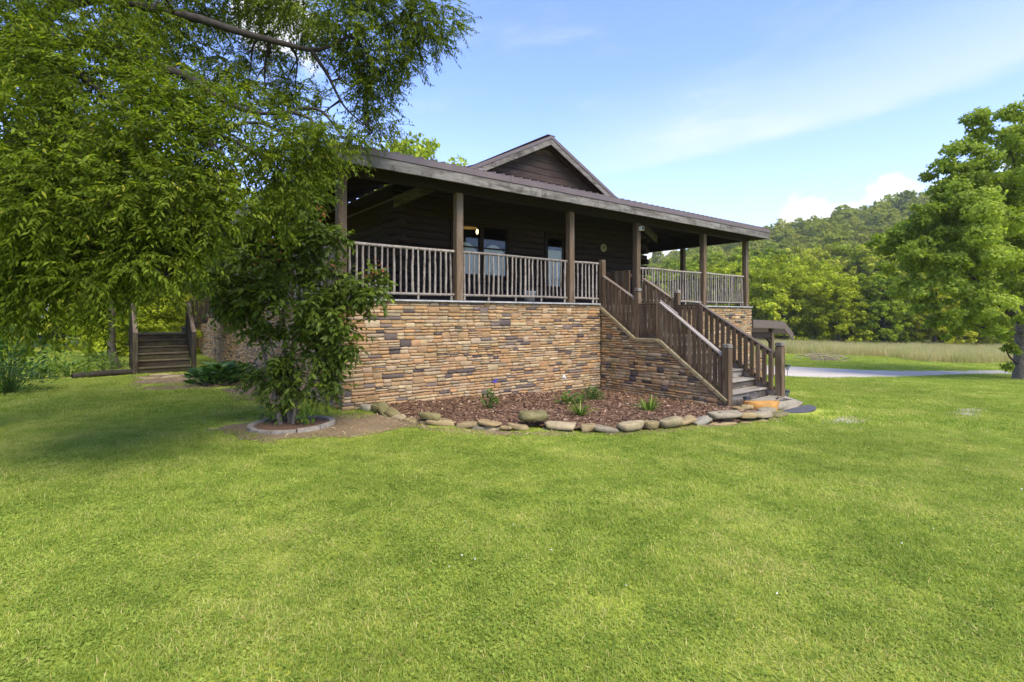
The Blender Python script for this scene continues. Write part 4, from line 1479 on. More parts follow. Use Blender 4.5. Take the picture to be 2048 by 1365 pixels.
slab('roof_panel', X0, Z0 + .02, X1, Z1 + .02, ys + .02, ys + 6, .03, METALROOF)
slab('roof_panel', X1 + .002, Z1 + .02, X2, Z2 + .02, ys + .02, ys + 6, .03, METALROOF)
slab('fascia_board', X0, Z0 + .03, X1, Z1 + .03, ys - .03, ys + .018, .27, METAL)
slab('fascia_board', X1 + .002, Z1 + .03, X2, Z2 + .03, ys - .03, ys + .018, .27, METAL)
slab('beam', X0, 1.10, X1 - .64, 1.08, ys + .1, ys + .22, .2, BEAMW['x'])
for yy in (ys + .1, ys + 3.0, ys + 5.8):
    box('post', X1 - .63, X1 - .49, yy, yy + .14, -.8, Z1 - .02, POSTW, cp, .008)
    bar('brace', (X1 - .63, yy + .07, .72), (X1 - 1.2, yy + .07, 1.05), .08, .08, BEAMW['x'], cp, .005)
pier = box('stone_pier', X0 + .2, X1 - .66, ys + .3, ys + .6, -.8, .32, MORTAR, cp, 0)
r_c = np.random.default_rng(3)
pv, pf_, pc, off = [], [], [], 0
for (xc, zc, w_, h_) in ledge(X0 + .2, X1 - .66, -.75, .32, r_c):
    V_, F_ = UNITS[int(r_c.integers(14))]
    pv.append(V_ * np.array([w_ - .008, .04, h_ - .007]) + np.array([xc, ys + .3, zc]) - np.array(pier.location))
    pf_.append(F_ + off)
    pc.append(np.repeat(stone_colour(r_c)[None], len(F_), 0))
    off += len(V_)
add('stonework', mesh_np('stonework', np.concatenate(pv), np.concatenate(pf_), STONE_A, fcol=np.clip(np.concatenate(pc), 0, 1)), pier, kind='stuff')

# ================================================================ VEGETATION
F_PX, V_H = 1054.0, 632.0


def at(u, v, Y):
    """point at depth Y seen towards (u, v)"""
    return np.array([(u - 1024) / F_PX * Y, Y, CZ - (v - V_H) / F_PX * Y])


LANCE = (np.array([(0, 0, 0), (.40, .17, .03), (.5, 0, -.02), (.40, -.17, .03), (1, 0, -.14)]), np.array([(0, 2, 1), (0, 3, 2), (1, 2, 4), (2, 3, 4)]))
OVATE = (np.array([(0, 0, 0), (.45, .23, .05), (.5, 0, -.03), (.45, -.23, .05), (1, 0, -.14)]), np.array([(0, 2, 1), (0, 3, 2), (1, 2, 4), (2, 3, 4)]))
BROAD = (np.array([(0, 0, 0), (.4, .36, .10), (.5, 0, -.02), (.4, -.36, .10), (1, 0, -.10)]), np.array([(0, 2, 1), (0, 3, 2), (1, 2, 4), (2, 3, 4)]))
CARD = (np.array([(-.5, 0, -.05), (0, -.38, .05), (.5, 0, -.05), (0, .38, .05)]), np.array([(0, 1, 3), (1, 2, 3)]))


def unit(v):
    return v / (np.linalg.norm(v, axis=-1, keepdims=True) + 1e-9)


def in_blob(c, rad, n, r, inner=.35, flat=1.0):
    d = unit(r.normal(size=(n, 3)))
    k = (inner + (1 - inner) * r.random(n)) ** .7
    p = d * k[:, None] * rad
    p[:, 2] *= flat
    return p + c, d


def spray_crown(blobs, r, leaf, tmpl, per_twig=11, twig=.42, droop=.6, dens=1.0, twigs_col=None):
    """leafy twigs spread through blobs; every twig carries alternating hanging leaves"""
    P, D, SZ = [], [], []
    for (c, rad, n) in blobs:
        n = max(3, int(n * dens))
        m_ = max(3, int(7 * rad / .6))
        cd = unit(r.normal(size=(m_, 3)))
        cc_ = np.asarray(c) + cd * (rad * r.uniform(.2, 1.0, m_))[:, None] * np.array([1, 1, .85])
        which = r.integers(0, m_, n)
        d = unit(r.normal(size=(n, 3)) * .8 + cd[which] * .6)
        p = cc_[which] + d * (rad * .42 * r.random(n))[:, None]
        P.append(p)
        D.append(d)
        SZ.append(np.full(n, 1.0))
    P, D = np.concatenate(P), np.concatenate(D)
    n = len(P)
    D = unit(D * .8 + r.normal(size=(n, 3)) * .5 + np.array([0, 0, -.35 * droop]))
    L = twig * r.uniform(.6, 1.25, n)
    f = np.linspace(.12, 1.0, per_twig)
    side = unit(np.cross(D, np.array([0, 0, 1.0]) + r.normal(size=(n, 3)) * .25))
    pos = P[:, None, :] + D[:, None, :] * (L[:, None] * f)[:, :, None]
    pos[:, :, 2] -= droop * .28 * (L[:, None] * f ** 2)
    sg = np.where(np.arange(per_twig) % 2, 1.0, -1.0)
    ld = D[:, None, :] * .55 + side[:, None, :] * sg[None, :, None] * .75 + r.normal(size=(n, per_twig, 3)) * .22
    ld[:, :, 2] -= droop * .75
    ld = unit(ld).reshape(-1, 3)
    nr = np.array([0, 0, 1.0]) + r.normal(size=ld.shape) * .45
    M = frames(ld, nr)
    sc = (leaf * r.uniform(.6, 1.2, (n, per_twig))).ravel()
    V_, Fa = stamp(*tmpl, M, pos.reshape(-1, 3), sc)
    base = np.repeat(r.random(n) * .55, per_twig) + r.random(n * per_twig) * .4
    base = np.where(r.random(len(base)) < .012, 1.0, base)
    rnd = np.repeat(base, len(tmpl[1]))
    # twig stems (thin three-sided)
    a_ = np.array([0, 2.1, 4.2])
    q0, q1 = P, P + D * L[:, None] - np.array([0, 0, 1]) * (droop * .28 * L)[:, None]
    up = unit(np.cross(D, side))
    ring = lambda q, rad: q[:, None, :] + rad * (np.cos(a_)[None, :, None] * side[:, None, :] + np.sin(a_)[None, :, None] * up[:, None, :])
    TV = np.concatenate([ring(q0, .004), ring(q1, .0015)], 1).reshape(-1, 3)
    i = (np.arange(n) * 6)[:, None, None]
    T3_ = np.array([(0, 1, 4), (0, 4, 3), (1, 2, 5), (1, 5, 4), (2, 0, 3), (2, 3, 5)])[None]
    TF = (i + T3_).reshape(-1, 3)
    V2 = np.concatenate([V_, TV])
    F2 = np.concatenate([Fa, TF + len(V_)])
    rn = np.concatenate([rnd, np.full(len(TF), .05)])
    return V2, F2, rn


def puff_crown(blobs, r, size, tmpl=CARD, up=.35, sub=13):
    """leaf clumps facing outwards on every blob: (centre, radius, count)"""
    Vs, Fs, Rs, off = [], [], [], 0
    for (c, rad, n) in blobs:
        c = np.asarray(c, float)
        m_ = max(4, int(sub))
        cd = unit(r.normal(size=(m_, 3)))
        cc_ = c + cd * (rad * r.uniform(.35, 1.0, m_))[:, None] * np.array([1, 1, .8])
        cr_ = rad * r.uniform(.16, .44, m_)
        w_ = cr_ ** 2
        which = r.choice(m_, n, p=w_ / w_.sum())
        d = unit(r.normal(size=(n, 3)))
        k_ = (.25 + .75 * r.random(n)) ** .6
        off_ = d * (k_ * cr_[which])[:, None]
        off_[:, 2] *= .62
        p = cc_[which] + off_
        nr = unit(d * .7 + cd[which] * .5 + r.normal(size=d.shape) * .75 + np.array([0, 0, up]))
        x = unit(np.cross(nr, r.normal(size=d.shape)))
        V_, Fa = stamp(*tmpl, frames(x, nr), p, size * r.uniform(.55, 1.35, n))
        Vs.append(V_)
        Fs.append(Fa + off)
        off += len(V_)
        Rs.append(np.repeat(np.clip(r.normal(.40, .2) * .5 + r.normal(0, .14, m_)[which] + r.random(n) * .5, 0, 1), len(tmpl[1])))
    return np.concatenate(Vs), np.concatenate(Fs), np.concatenate(Rs)


def limbs(name, paths, parent, mat, sides=7):
    for pts, r0, r1 in paths:
        sp = smooth_path(pts, 16)
        V_, F_ = tube_arrays(sp, np.linspace(r0, r1, len(sp)), sides)
        add(name, mesh_np(name, V_, F_, mat, True), parent)


# ---- the big tree overhanging the left of the lawn
r_t = np.random.default_rng(42)
tree = thing('overhanging_tree', 'large tree with drooping narrow leaves hanging over the left lawn', 'tree', (0, 0, 0))
TB = np.array([-7.7, 7.2, 0.0])
limb_paths = [
    ([(-7.4, 7.1, 4.2), at(120, 10, 7.0), at(350, 28, 7.4), at(470, 62, 7.6), at(560, 86, 7.9), at(640, 100, 8.1), at(720, 62, 8.3), at(800, 45, 8.5)], .085, .015),
    ([at(620, 98, 8.05), at(655, 150, 8.2), at(690, 215, 8.3), at(745, 262, 8.5)], .035, .008),
    ([(-7.4, 7.05, 3.5), at(90, 90, 6.7), at(330, 138, 6.9), at(400, 172, 7.0), at(450, 203, 7.1), at(500, 224, 7.2), at(560, 227, 7.3), at(620, 212, 7.5)], .08, .016),
    ([(-7.4, 7.1, 3.9), at(-60, 112, 6.6), at(60, 104, 6.3), at(160, 150, 6.0), at(280, 240, 5.7), at(400, 270, 6.0)], .10, .015),
    ([(-7.45, 7.1, 3.2), at(60, 260, 5.9), at(180, 330, 5.5), at(290, 400, 5.3), at(340, 520, 5.15)], .08, .010),
    ([(-7.5, 7.1, 3.0), at(20, 330, 5.7), at(60, 470, 5.4), at(120, 580, 5.2)], .07, .010),
    ([(-7.4, 7.15, 4.6), (-6.2, 7.6, 6.4), (-4.6, 8.2, 7.6), (-3.0, 8.6, 8.2)], .12, .02),
    ([(-7.5, 7.2, 4.8), (-7.6, 6.2, 6.6), (-6.8, 5.2, 8.0)], .11, .02),
]
V_, F_ = tube_arrays(smooth_path([TB + (0, 0, -.1), TB + (.02, 0, .4), (-7.6, 7.15, 1.6), (-7.45, 7.1, 3.0), (-7.4, 7.12, 4.6), (-7.5, 7.2, 6.4), (-7.4, 7.2, 8.6)], 22),
                     np.linspace(.36, .06, len(smooth_path([(0, 0, 0)] * 7, 22))), 10)
add('trunk', mesh_np('trunk', V_, F_, BARKD, True), tree)
limbs('limb', limb_paths, tree, BARKD)
BL = [(420, 40, 8.9, .5), (330, 70, 8.6, .5), (450, 110, 9.0, .45), (540, 120, 9.2, .4), (300, 20, 6.8, .35), (600, 60, 8.9, .35), (420, 200, 7.9, .35), (530, 210, 8.3, .35), (40, 30, 6.5, .9), (180, 30, 6.5, .9), (330, -20, 8.2, .75), (470, -40, 8.6, .8), (600, -10, 8.6, .7), (700, 5, 8.2, .8), (800, 20, 8.5, .75), (870, 25, 8.7, .5), (850, 80, 8.7, .35),
      (660, 70, 8.3, .5), (740, 100, 8.5, .62), (810, 100, 8.6, .45), (760, 170, 8.6, .42), (705, 175, 8.4, .42), (748, 245, 8.6, .30), (720, 275, 8.5, .2), (560, 40, 9.0, .4), (500, 150, 8.8, .5),
      (30, 150, 6, .9), (150, 150, 6, .85), (250, 90, 7.6, .7), (390, 110, 8.6, .55), (590, 175, 8.8, .4), (640, 230, 8.4, .35),
      (40, 280, 5.5, .85), (170, 280, 5.5, .85), (290, 240, 5.7, .75), (400, 265, 6, .7), (500, 290, 6.3, .62), (590, 290, 6.5, .5), (650, 285, 6.6, .34), (690, 280, 6.8, .20),
      (40, 400, 5.2, .8), (160, 400, 5.2, .78), (280, 380, 5.2, .72), (390, 365, 5.4, .62), (480, 360, 5.6, .48), (570, 345, 6, .34),
      (40, 510, 5.2, .75), (160, 505, 5.2, .7), (270, 490, 5.2, .6), (365, 440, 5.3, .42), (430, 420, 5.4, .30),
      (20, 555, 5.2, .55), (120, 540, 5.2, .45), (215, 540, 5.0, .4), (300, 490, 5.1, .34), (335, 525, 5.1, .16), (60, 620, 5.4, .18), (170, 580, 5.1, .18), (255, 555, 5.1, .14)]
blobs = [(at(u, v, Y), rr, int(340 * rr * rr / .6 + 12)) for u, v, Y, rr in BL]
top_b = [((-7.2, 7.0, 8.4), 1.6, 130), ((-5.6, 7.6, 7.6), 1.5, 130), ((-4.0, 8.3, 7.9), 1.4, 120), ((-6.4, 5.6, 7.6), 1.5, 120), ((-8.6, 6.2, 6.8), 1.5, 120), ((-8.4, 8.4, 6.4), 1.5, 120),
         ((-2.6, 8.6, 7.8), 1.0, 70), ((-9.3, 7.2, 4.6), 1.5, 130), ((-5.0, 6.0, 6.2), 1.1, 90), ((-8.4, 5.4, 3.6), 1.2, 90), ((-9.0, 8.6, 3.4), 1.4, 110)]
V_, F_, rn = spray_crown(blobs + top_b, r_t, .072, LANCE, 14, .36, .6)
add('crown', mesh_np('crown', V_, F_, LEAF_NEAR, fattr=rn), tree)
# thin branches reaching every clump
LP = np.concatenate([smooth_path(p_[0], 24) for p_ in limb_paths])
parts_b = []
for c_, rr, _ in blobs + top_b:
    c_ = np.asarray(c_)
    j = np.argmin(np.linalg.norm(LP - c_, axis=1) + .6 * np.maximum(0, c_[2] - LP[:, 2]))
    a_ = LP[j]
    mid = (a_ + c_) / 2 + np.array([0, 0, .12 * np.linalg.norm(c_ - a_)]) + r_t.normal(0, .05, 3)
    sp = smooth_path([a_, mid, c_], 8)
    parts_b.append(tube_arrays(sp, np.linspace(.018 + .012 * np.linalg.norm(c_ - a_), .006, len(sp)), 5))
    for _k in range(3):
        e_ = c_ + unit(r_t.normal(size=3)) * rr * .9
        sp = smooth_path([mid, (mid + e_) / 2 + r_t.normal(0, .06, 3), e_], 6)
        parts_b.append(tube_arrays(sp, np.linspace(.010, .003, len(sp)), 4))
V_, F_ = merge(parts_b)
add('branchwork', mesh_np('branchwork', V_, F_, BARKD, True), tree, kind='stuff')

# ---- shrub in its ring of edging blocks
r_s = np.random.default_rng(8)
shrub = thing('tall_shrub', 'tall multi stemmed shrub with broad green leaves and red blossoms at the wall corner', 'shrub', (0, 0, 0))
SB = np.array(Wg(-1.05, .72))
SBL = [(560, 430, 8, .34), (620, 430, 8, .42), (660, 480, 8, .34), (520, 515, 7.9, .46), (600, 530, 7.9, .46), (672, 560, 7.9, .36), (440, 545, 8.0, .42), (505, 610, 7.8, .40),
       (570, 620, 7.8, .46), (645, 640, 7.8, .42), (705, 600, 7.8, .28), (740, 580, 7.8, .18), (755, 555, 7.8, .10), (450, 600, 7.9, .2), (540, 700, 7.8, .32), (625, 715, 7.8, .32), (600, 770, 7.9, .20),
       (560, 760, 7.9, .22), (580, 400, 8.1, .28), (630, 385, 8.2, .2), (680, 660, 7.7, .22), (575, 825, 7.95, .12), (640, 770, 7.9, .18), (535, 750, 7.9, .18), (660, 700, 7.8, .25), (490, 470, 8.0, .28), (395, 560, 8.0, .2)]
sb = [(at(u, v, Y), rr, int(330 * rr * rr / .5 + 8)) for u, v, Y, rr in SBL]
V_, F_, rn = spray_crown(sb, r_s, .12, OVATE, 8, .27, .45)
add('crown', mesh_np('crown', V_, F_, LEAF_SHRUB, fattr=rn), shrub)
for k, (u, v, Y) in enumerate([(560, 400, 8.1), (625, 400, 8.15), (470, 520, 8.0), (655, 560, 7.9), (530, 640, 7.85), (700, 590, 7.8)]):
    e_ = at(u, v, Y)
    b0 = SB + np.array([r_s.uniform(-.12, .12), r_s.uniform(-.1, .1), -.03])
    m1 = b0 * .62 + e_ * .38 + r_s.normal(0, .06, 3)
    sp = smooth_path([b0, m1, e_], 12)
    V_, F_ = tube_arrays(sp, np.linspace(.045 if k < 3 else .03, .008, len(sp)), 7)
    add('stem', mesh_np('stem', V_, F_, BARK, True), shrub)
BLOS = simple('red_blossom', (0.36, 0.085, 0.035), .6)
for (u, v) in [(560, 520), (520, 525), (668, 530), (735, 555), (766, 548), (755, 530), (640, 430), (690, 640), (705, 690), (545, 480)]:
    c_ = at(u, v, 7.62)
    p_ = c_ + r_s.normal(0, .05, (14, 3))
    V_, F_ = stamp(*OVATE, rot_mats(14, r_s), p_, r_s.uniform(.025, .05, 14))
    add('blossom', mesh_np('blossom', V_, F_, BLOS), shrub)
ring = thing('planter_ring', 'ring of low grey concrete edging blocks around the tall shrub', 'planter edging', tuple(Wg(-1.03, .75)), HOUSE_ROT)
for k in range(11):
    a0, a1 = 2 * math.pi * k / 11, 2 * math.pi * (k + .94) / 11
    Vr = []
    for q_ in np.linspace(a0, a1, 5):
        for rad, zz in ((.52, -.05), (.62, -.05), (.61, .055), (.53, .055)):
            Vr.append((rad * math.cos(q_), rad * math.sin(q_) * .95, zz + .008 * math.sin(k * 5)))
    Fr = [(4 * i_ + j_, 4 * i_ + (j_ + 1) % 4, 4 * i_ + 4 + (j_ + 1) % 4, 4 * i_ + 4 + j_) for i_ in range(4) for j_ in range(4)] + [(3, 2, 1, 0), (16, 17, 18, 19)]
    add('edging_block', mesh_py('edging_block', Vr, Fr, CONCRETE), ring)
Vr = [(0, 0, .05)] + [(.53 * math.cos(q_), .50 * math.sin(q_), .03) for q_ in np.linspace(0, 2 * math.pi, 24, endpoint=False)]
add('mulch_fill', mesh_py('mulch_fill', Vr, [(0, 1 + k, 1 + (k + 1) % 24) for k in range(24)], MULCH), ring)


# ---- generic trees
def tree_meshes(seed, h, wd, nblob=26, per=260, size=.36, low=.12, mat=LEAF_FAR, lean=0):
    r = np.random.default_rng(seed)
    blobs = []
    for k in range(nblob):
        f_ = (k + .5) / nblob
        zz = low + (1 - low) * (f_ ** .85)
        env = math.sin(math.pi * min(.97, .16 + .8 * (zz - low) / (1 - low))) ** .65
        a_ = k * 2.4 + r.uniform(-.4, .4)
        rr = wd * .5 * env * r.uniform(.45, .85)
        rad = wd * r.uniform(.15, .24) * (.7 + .3 * env)
        blobs.append((np.array([rr * math.cos(a_), rr * math.sin(a_), (zz * h) - rad * .6]), rad, int(per * (rad / (wd * .2)) ** 2)))
    blobs.append((np.array([0, 0, h * .5]), wd * .3, per))
    V_, F_, rn = puff_crown(blobs, r, size)
    crown = mesh_np('crown', V_, F_, mat, fattr=rn)
    pr_ = [tube_arrays(smooth_path([(0, 0, -.3), (.05, 0, h * .25), (r.uniform(-.2, .2), r.uniform(-.2, .2), h * .6), (0, 0, h * .88)], 10), np.linspace(h * .026, h * .004, len(smooth_path([(0, 0, 0)] * 4, 10))), 7)]
    for k in range(7):
        b_ = blobs[int(r.integers(len(blobs)))][0]
        pr_.append(tube_arrays([(0, 0, b_[2] * .6), b_ * .55 + np.array([0, 0, b_[2] * .3]), b_], [h * .011, h * .007, h * .003], 5))
    return crown, mesh_np('trunk', *merge(pr_), BARKD, True)


def put_tree(name, meshes, loc, sc, rz, tint, label, group, cat='tree'):
    root = thing(name, label, cat, loc, rz, group)
    root.scale = sc
    c_ = add('crown', meshes[0], root)
    c_.color = (*tint, 1)
    add('trunk', meshes[1], root)
    return root


KINDS = [tree_meshes(100 + k, 10, w_, 32, 520, .27, lo_) for k, (w_, lo_) in enumerate(((7.5, .10), (8.5, .08), (6.5, .14), (7.0, .06), (9.0, .12)))]
ORD = ['first', 'second', 'third', 'fourth', 'fifth', 'sixth', 'seventh', 'eighth', 'ninth', 'tenth', 'eleventh', 'twelfth', 'thirteenth', 'fourteenth', 'fifteenth', 'sixteenth']
r_l = np.random.default_rng(77)
# front row along the far edge of the field: u, depth, top v, kind, tint, look
ROW = [(1322, 66, 545, 0, (.95, 1, .9), 'mid green'), (1385, 70, 522, 2, (.9, .98, .9), 'mid green'), (1440, 64, 520, 1, (1.15, 1.12, .8), 'yellow green'), (1505, 66, 505, 0, (1, 1.03, .9), 'mid green'),
       (1565, 60, 506, 4, (1.15, 1.12, .8), 'yellow green'), (1630, 62, 512, 1, (1.12, 1.1, .8), 'yellow green'), (1678, 56, 548, 3, (1.2, 1.15, .75), 'bright yellow green'), (1720, 58, 540, 0, (1.0, 1.0, .8), 'dark green'),
       (1768, 55, 545, 2, (.85, .95, .8), 'dark green'), (1812, 57, 550, 1, (.9, .95, .8), 'dark green'), (1870, 54, 540, 3, (1.25, 1.1, .7), 'yellowish'), (1920, 56, 545, 0, (1.05, .98, .75), 'olive green'),
       (1985, 55, 535, 4, (.95, .95, .8), 'olive green'), (2060, 56, 530, 1, (.95, 1, .8), 'mid green')]
for i_, (u, Y, v, kd, tint, look) in enumerate(ROW):
    p_ = at(u, v, Y)
    zb = float(zg(p_[0], Y))
    sc = (p_[2] - zb) / 10.0
    put_tree('field_tree', KINDS[kd], (p_[0], Y, zb - .1), (sc * r_l.uniform(1.0, 1.2), sc, sc), r_l.uniform(0, 6), tint,
             '%s tree, %s from the house in the row edging the field' % (look, ORD[i_]), 'trees along the far field edge')
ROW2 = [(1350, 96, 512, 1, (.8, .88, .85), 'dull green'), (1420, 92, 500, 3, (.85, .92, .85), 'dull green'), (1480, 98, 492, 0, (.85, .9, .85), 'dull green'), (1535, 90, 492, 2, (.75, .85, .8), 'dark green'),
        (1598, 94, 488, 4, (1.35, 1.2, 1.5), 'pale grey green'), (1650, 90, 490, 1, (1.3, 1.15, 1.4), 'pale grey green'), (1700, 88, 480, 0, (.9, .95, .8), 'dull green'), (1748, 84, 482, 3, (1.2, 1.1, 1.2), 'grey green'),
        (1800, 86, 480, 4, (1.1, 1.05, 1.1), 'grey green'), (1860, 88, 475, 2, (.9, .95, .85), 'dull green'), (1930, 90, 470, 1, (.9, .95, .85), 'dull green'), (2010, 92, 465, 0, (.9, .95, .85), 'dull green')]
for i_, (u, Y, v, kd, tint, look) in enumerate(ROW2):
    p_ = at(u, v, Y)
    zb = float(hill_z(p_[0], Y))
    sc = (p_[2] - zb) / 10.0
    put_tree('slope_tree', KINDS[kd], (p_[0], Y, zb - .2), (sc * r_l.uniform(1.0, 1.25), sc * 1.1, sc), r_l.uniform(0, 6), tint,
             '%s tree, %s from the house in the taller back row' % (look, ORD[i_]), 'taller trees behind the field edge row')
# trees behind and left of the house
LEFTT = [(-7.0, 36, 14.9, 1, (1.0, 1.05, .9), 'light green tree rising behind the porch roof', .75), (-12.5, 30, 9.5, 0, (1.0, 1.05, .8), 'green tree behind the side steps', 1.0),
         (-18.5, 27, 10.5, 1, (1.1, 1.1, .8), 'green tree at the left beyond the leaning sapling', 1.0), (-25, 29, 11.5, 4, (1.0, 1.0, .8), 'wide green tree farthest out on the left side', 1.1),
         (-21, 38, 12.5, 2, (1.2, 1.15, .8), 'tall light green tree deep behind the left garden', 1.0), (-14.5, 41, 12, 4, (1.2, 1.2, .8), 'broad light green tree far behind the side porch', 1.0),
         (-31, 42, 13, 0, (1.0, 1.05, .8), 'large tree behind the wide one on the left edge', 1.1), (-15.5, 21.5, 4.4, 1, (1.1, 1.1, .75), 'rounded bush beyond the side steps in the left garden', 1.15),
         (-20.5, 20.5, 4.6, 3, (.9, .95, .7), 'dark rounded bush left of the sapling', 1.2), (-12.0, 23.5, 5.0, 0, (1.2, 1.1, .75), 'yellowish bush right behind the side stair landing', 1.0),
         (-24.5, 20, 5.5, 4, (.85, .95, .7), 'dark bush at the far left edge of the garden', 1.1)]
for x, y, h, kd, tint, lab, wsc in LEFTT:
    put_tree('garden_tree', KINDS[kd], (x, y, float(zg(x, y)) - .1), (h / 10 * wsc, h / 10 * wsc, h / 10), r_l.uniform(0, 6), tint, lab, 'trees and bushes behind the left garden', 'tree' if h > 6 else 'bush')

# ---- the maple at the right
r_m = np.random.default_rng(14)
maple = thing('maple_tree', 'big green maple tree with a thick trunk at the right edge', 'tree', (0, 0, 0))
MB = [(1990, 255, 21.5, 1.1), (2060, 290, 22, 1.6), (1935, 320, 21, 1.2), (2010, 360, 20.5, 1.5), (1905, 395, 20.5, 1.2), (1845, 445, 20.5, 1.2), (1960, 450, 20, 1.6), (2060, 430, 21, 1.8), (1815, 500, 20.6, .95),
      (1880, 510, 20, 1.4), (1970, 540, 20, 1.4), (2060, 540, 20.5, 1.6), (1775, 535, 20.7, .45), (1850, 575, 20.4, 1.0), (1940, 600, 20, 1.1), (2020, 600, 20, 1.1), (1905, 645, 20.4, .8), (1850, 610, 20.5, .5), (2130, 350, 22, 2),
      (2150, 500, 21.5, 2), (2110, 610, 21, 1.2), (1985, 655, 20.4, .7), (2200, 420, 22.5, 2.2), (2100, 240, 22.5, 1.4), (2050, 330, 24, 1.8), (1950, 430, 23.5, 1.7), (1900, 520, 23, 1.5), (2020, 500, 23.5, 1.9), (2150, 480, 24, 2.0),
      (1870, 460, 21, 1.2), (2020, 700, 21.2, .35), (2015, 735, 21.3, .22), (1760, 480, 20.8, .4), (1790, 470, 20.8, .45), (1885, 345, 21, .6), (1955, 245, 21.3, .5), (1960, 380, 20.4, 1.2)]
mb = [(at(u, v, Y), rr, int(3300 * rr * rr / 1.6 + 40)) for u, v, Y, rr in MB]
V_, F_, rn = puff_crown(mb, r_m, .135, BROAD, .3, 16)
o = add('crown', mesh_np('crown', V_, F_, LEAF_MAPLE, fattr=rn), maple)
o.color = (1, 1, 1, 1)
MT = np.array([20.95, 21.6, float(zg(20.95, 21.6))])
sp = smooth_path([MT + (0, 0, -.2), MT + (0, 0, .25), MT + (.0, 0, 1.2), MT + (.05, 0, 2.6), MT + (.1, 0, 4.2), MT + (.3, .1, 7.0), MT + (.5, .2, 9.4)], 24)
rad = np.interp(np.arange(len(sp)) / (len(sp) - 1), [0, .04, .10, .25, .5, 1], [.56, .44, .36, .31, .25, .05])
add('trunk', mesh_np('trunk', *tube_arrays(sp, rad, 12), BARK, True), maple)
limbs('limb', [([MT + (0, 0, 2.3), at(1990, 600, 20.8), at(1930, 540, 20.5), at(1850, 470, 20.6)], .13, .02), ([MT + (.05, 0, 3.0), at(2000, 500, 21), at(1960, 400, 21)], .13, .02),
               ([MT + (.1, 0, 3.6), at(2080, 480, 21.8), at(2130, 380, 22.2)], .13, .02), ([MT + (-.1, 0, .6), at(2020, 715, 21.3), at(2008, 690, 21.2)], .06, .01),
               ([MT + (0, 0, 1.9), at(1990, 660, 20.6), at(1905, 640, 20.5)], .08, .015), ([MT + (.1, 0, 4.2), at(2050, 400, 22.5), at(2020, 300, 22)], .12, .02)], maple, BARKD)

# ---- sapling left of the side steps
r_p = np.random.default_rng(6)
sap = thing('sapling', 'young tree with a thin bare trunk beside the side steps', 'tree', (0, 0, 0))
x0 = np.array([*W(-2.95, -11.6), 0.0])
top = at(225, 600, 15.6)
sp = smooth_path([x0, x0 * .7 + top * .3 + (-.12, 0, 0), top, top + (0, 0, 1.2)], 14)
add('trunk', mesh_np('trunk', *tube_arrays(sp, np.linspace(.13, .06, len(sp)), 8), BARK, True), sap)
V_, F_, rn = spray_crown([(at(u, v, 15.5), rr, 90) for u, v, rr in ((200, 560, .9), (260, 540, .9), (310, 560, .7), (230, 480, 1.0), (300, 490, .9), (340, 540, .5), (150, 500, .9))], r_p, .16, LANCE, 9, .5, .6)
add('crown', mesh_np('crown', V_, F_, LEAF_NEAR, fattr=rn), sap)


# ---- low plants
def rosette(name, loc, r, n, leaf, tmpl, spread, h, label, cat, mat=LEAF_LOW, tint=(1, 1, 1), flowers=None, up=.6):
    root = thing(name, label, cat, loc)
    a_ = r.uniform(0, 6.283, n)
    el_ = r.uniform(.15, 1.25, n) * up + .15
    d = np.stack([np.cos(a_) * np.cos(el_), np.sin(a_) * np.cos(el_), np.sin(el_)], -1)
    k = r.uniform(.15, 1.0, n)
    p_ = np.stack([np.cos(a_) * spread * k, np.sin(a_) * spread * k, h * r.uniform(.05, 1.0, n) * (1 - .55 * k ** 2)], -1)
    M = frames(d, np.array([0, 0, 1.0]) + r.normal(size=(n, 3)) * .3)
    V_, F_ = stamp(*tmpl, M, p_, leaf * r.uniform(.6, 1.2, n))
    o = add('foliage', mesh_np('foliage', V_, F_, mat, fattr=np.repeat(r.random(n), len(tmpl[1]))), root)
    o.color = (*tint, 1)
    pr_ = []
    for j in range(max(4, n // 8)):
        pr_.append(tube_arrays([(0, 0, -.02), p_[j] * .5 + (0, 0, .02), p_[j]], [.006, .004, .003], 4))
    o = add('stems', mesh_np('stems', *merge(pr_), LEAF_LOW, fattr=np.full(len(merge(pr_)[1]), .3)), root)
    if flowers:
        colm, pts = flowers
        for q_ in pts:
            add('flower_stem', mesh_np('flower_stem', *tube_arrays([(q_[0] * .3, q_[1] * .3, 0), (q_[0], q_[1], q_[2])], [.004, .003], 4), LEAF_LOW, fattr=np.full(4, .3)), root)
            V_, F_ = stamp(*BROAD, rot_mats(12, r), np.array(q_) + r.normal(0, .012, (12, 3)), r.uniform(.03, .05, 12))
            add('flower', mesh_np('flower', V_, F_, colm), root)
    return root


r_g = np.random.default_rng(12)
PURPLE = simple('purple_petal', (0.16, 0.10, 0.60), .6)
WHITEP = simple('white_petal', (0.8, 0.8, 0.75), .6)
rosette('flower_plant', Wg(2.19, 1.32, .04), r_g, 90, .09, OVATE, .14, .34, 'leafy plant with a single purple flower in the mulch bed', 'plant', tint=(.9, 1, .8), flowers=(PURPLE, [(.10, -.04, .50)]), up=.9)
rosette('flower_plant', Wg(3.9, 1.6, .04), r_g, 110, .12, OVATE, .26, .20, 'low broad leaved plant with a white flower stalk in the mulch bed', 'plant', tint=(.9, 1, .85), flowers=(WHITEP, [(-.10, .02, .52)]))
rosette('small_bush', Wg(4.7, 1.44, .04), r_g, 420, .055, OVATE, .24, .30, 'small rounded bush in the mulch bed near the stair wall', 'bush', tint=(.85, .95, .9), up=.9)
GBL = (np.array([(0, -.03, 0), (0, .03, 0), (.55, .028, .04), (.55, -.028, .04), (1, 0, -.16)]), np.array([(0, 1, 2), (0, 2, 3), (3, 2, 4)]))
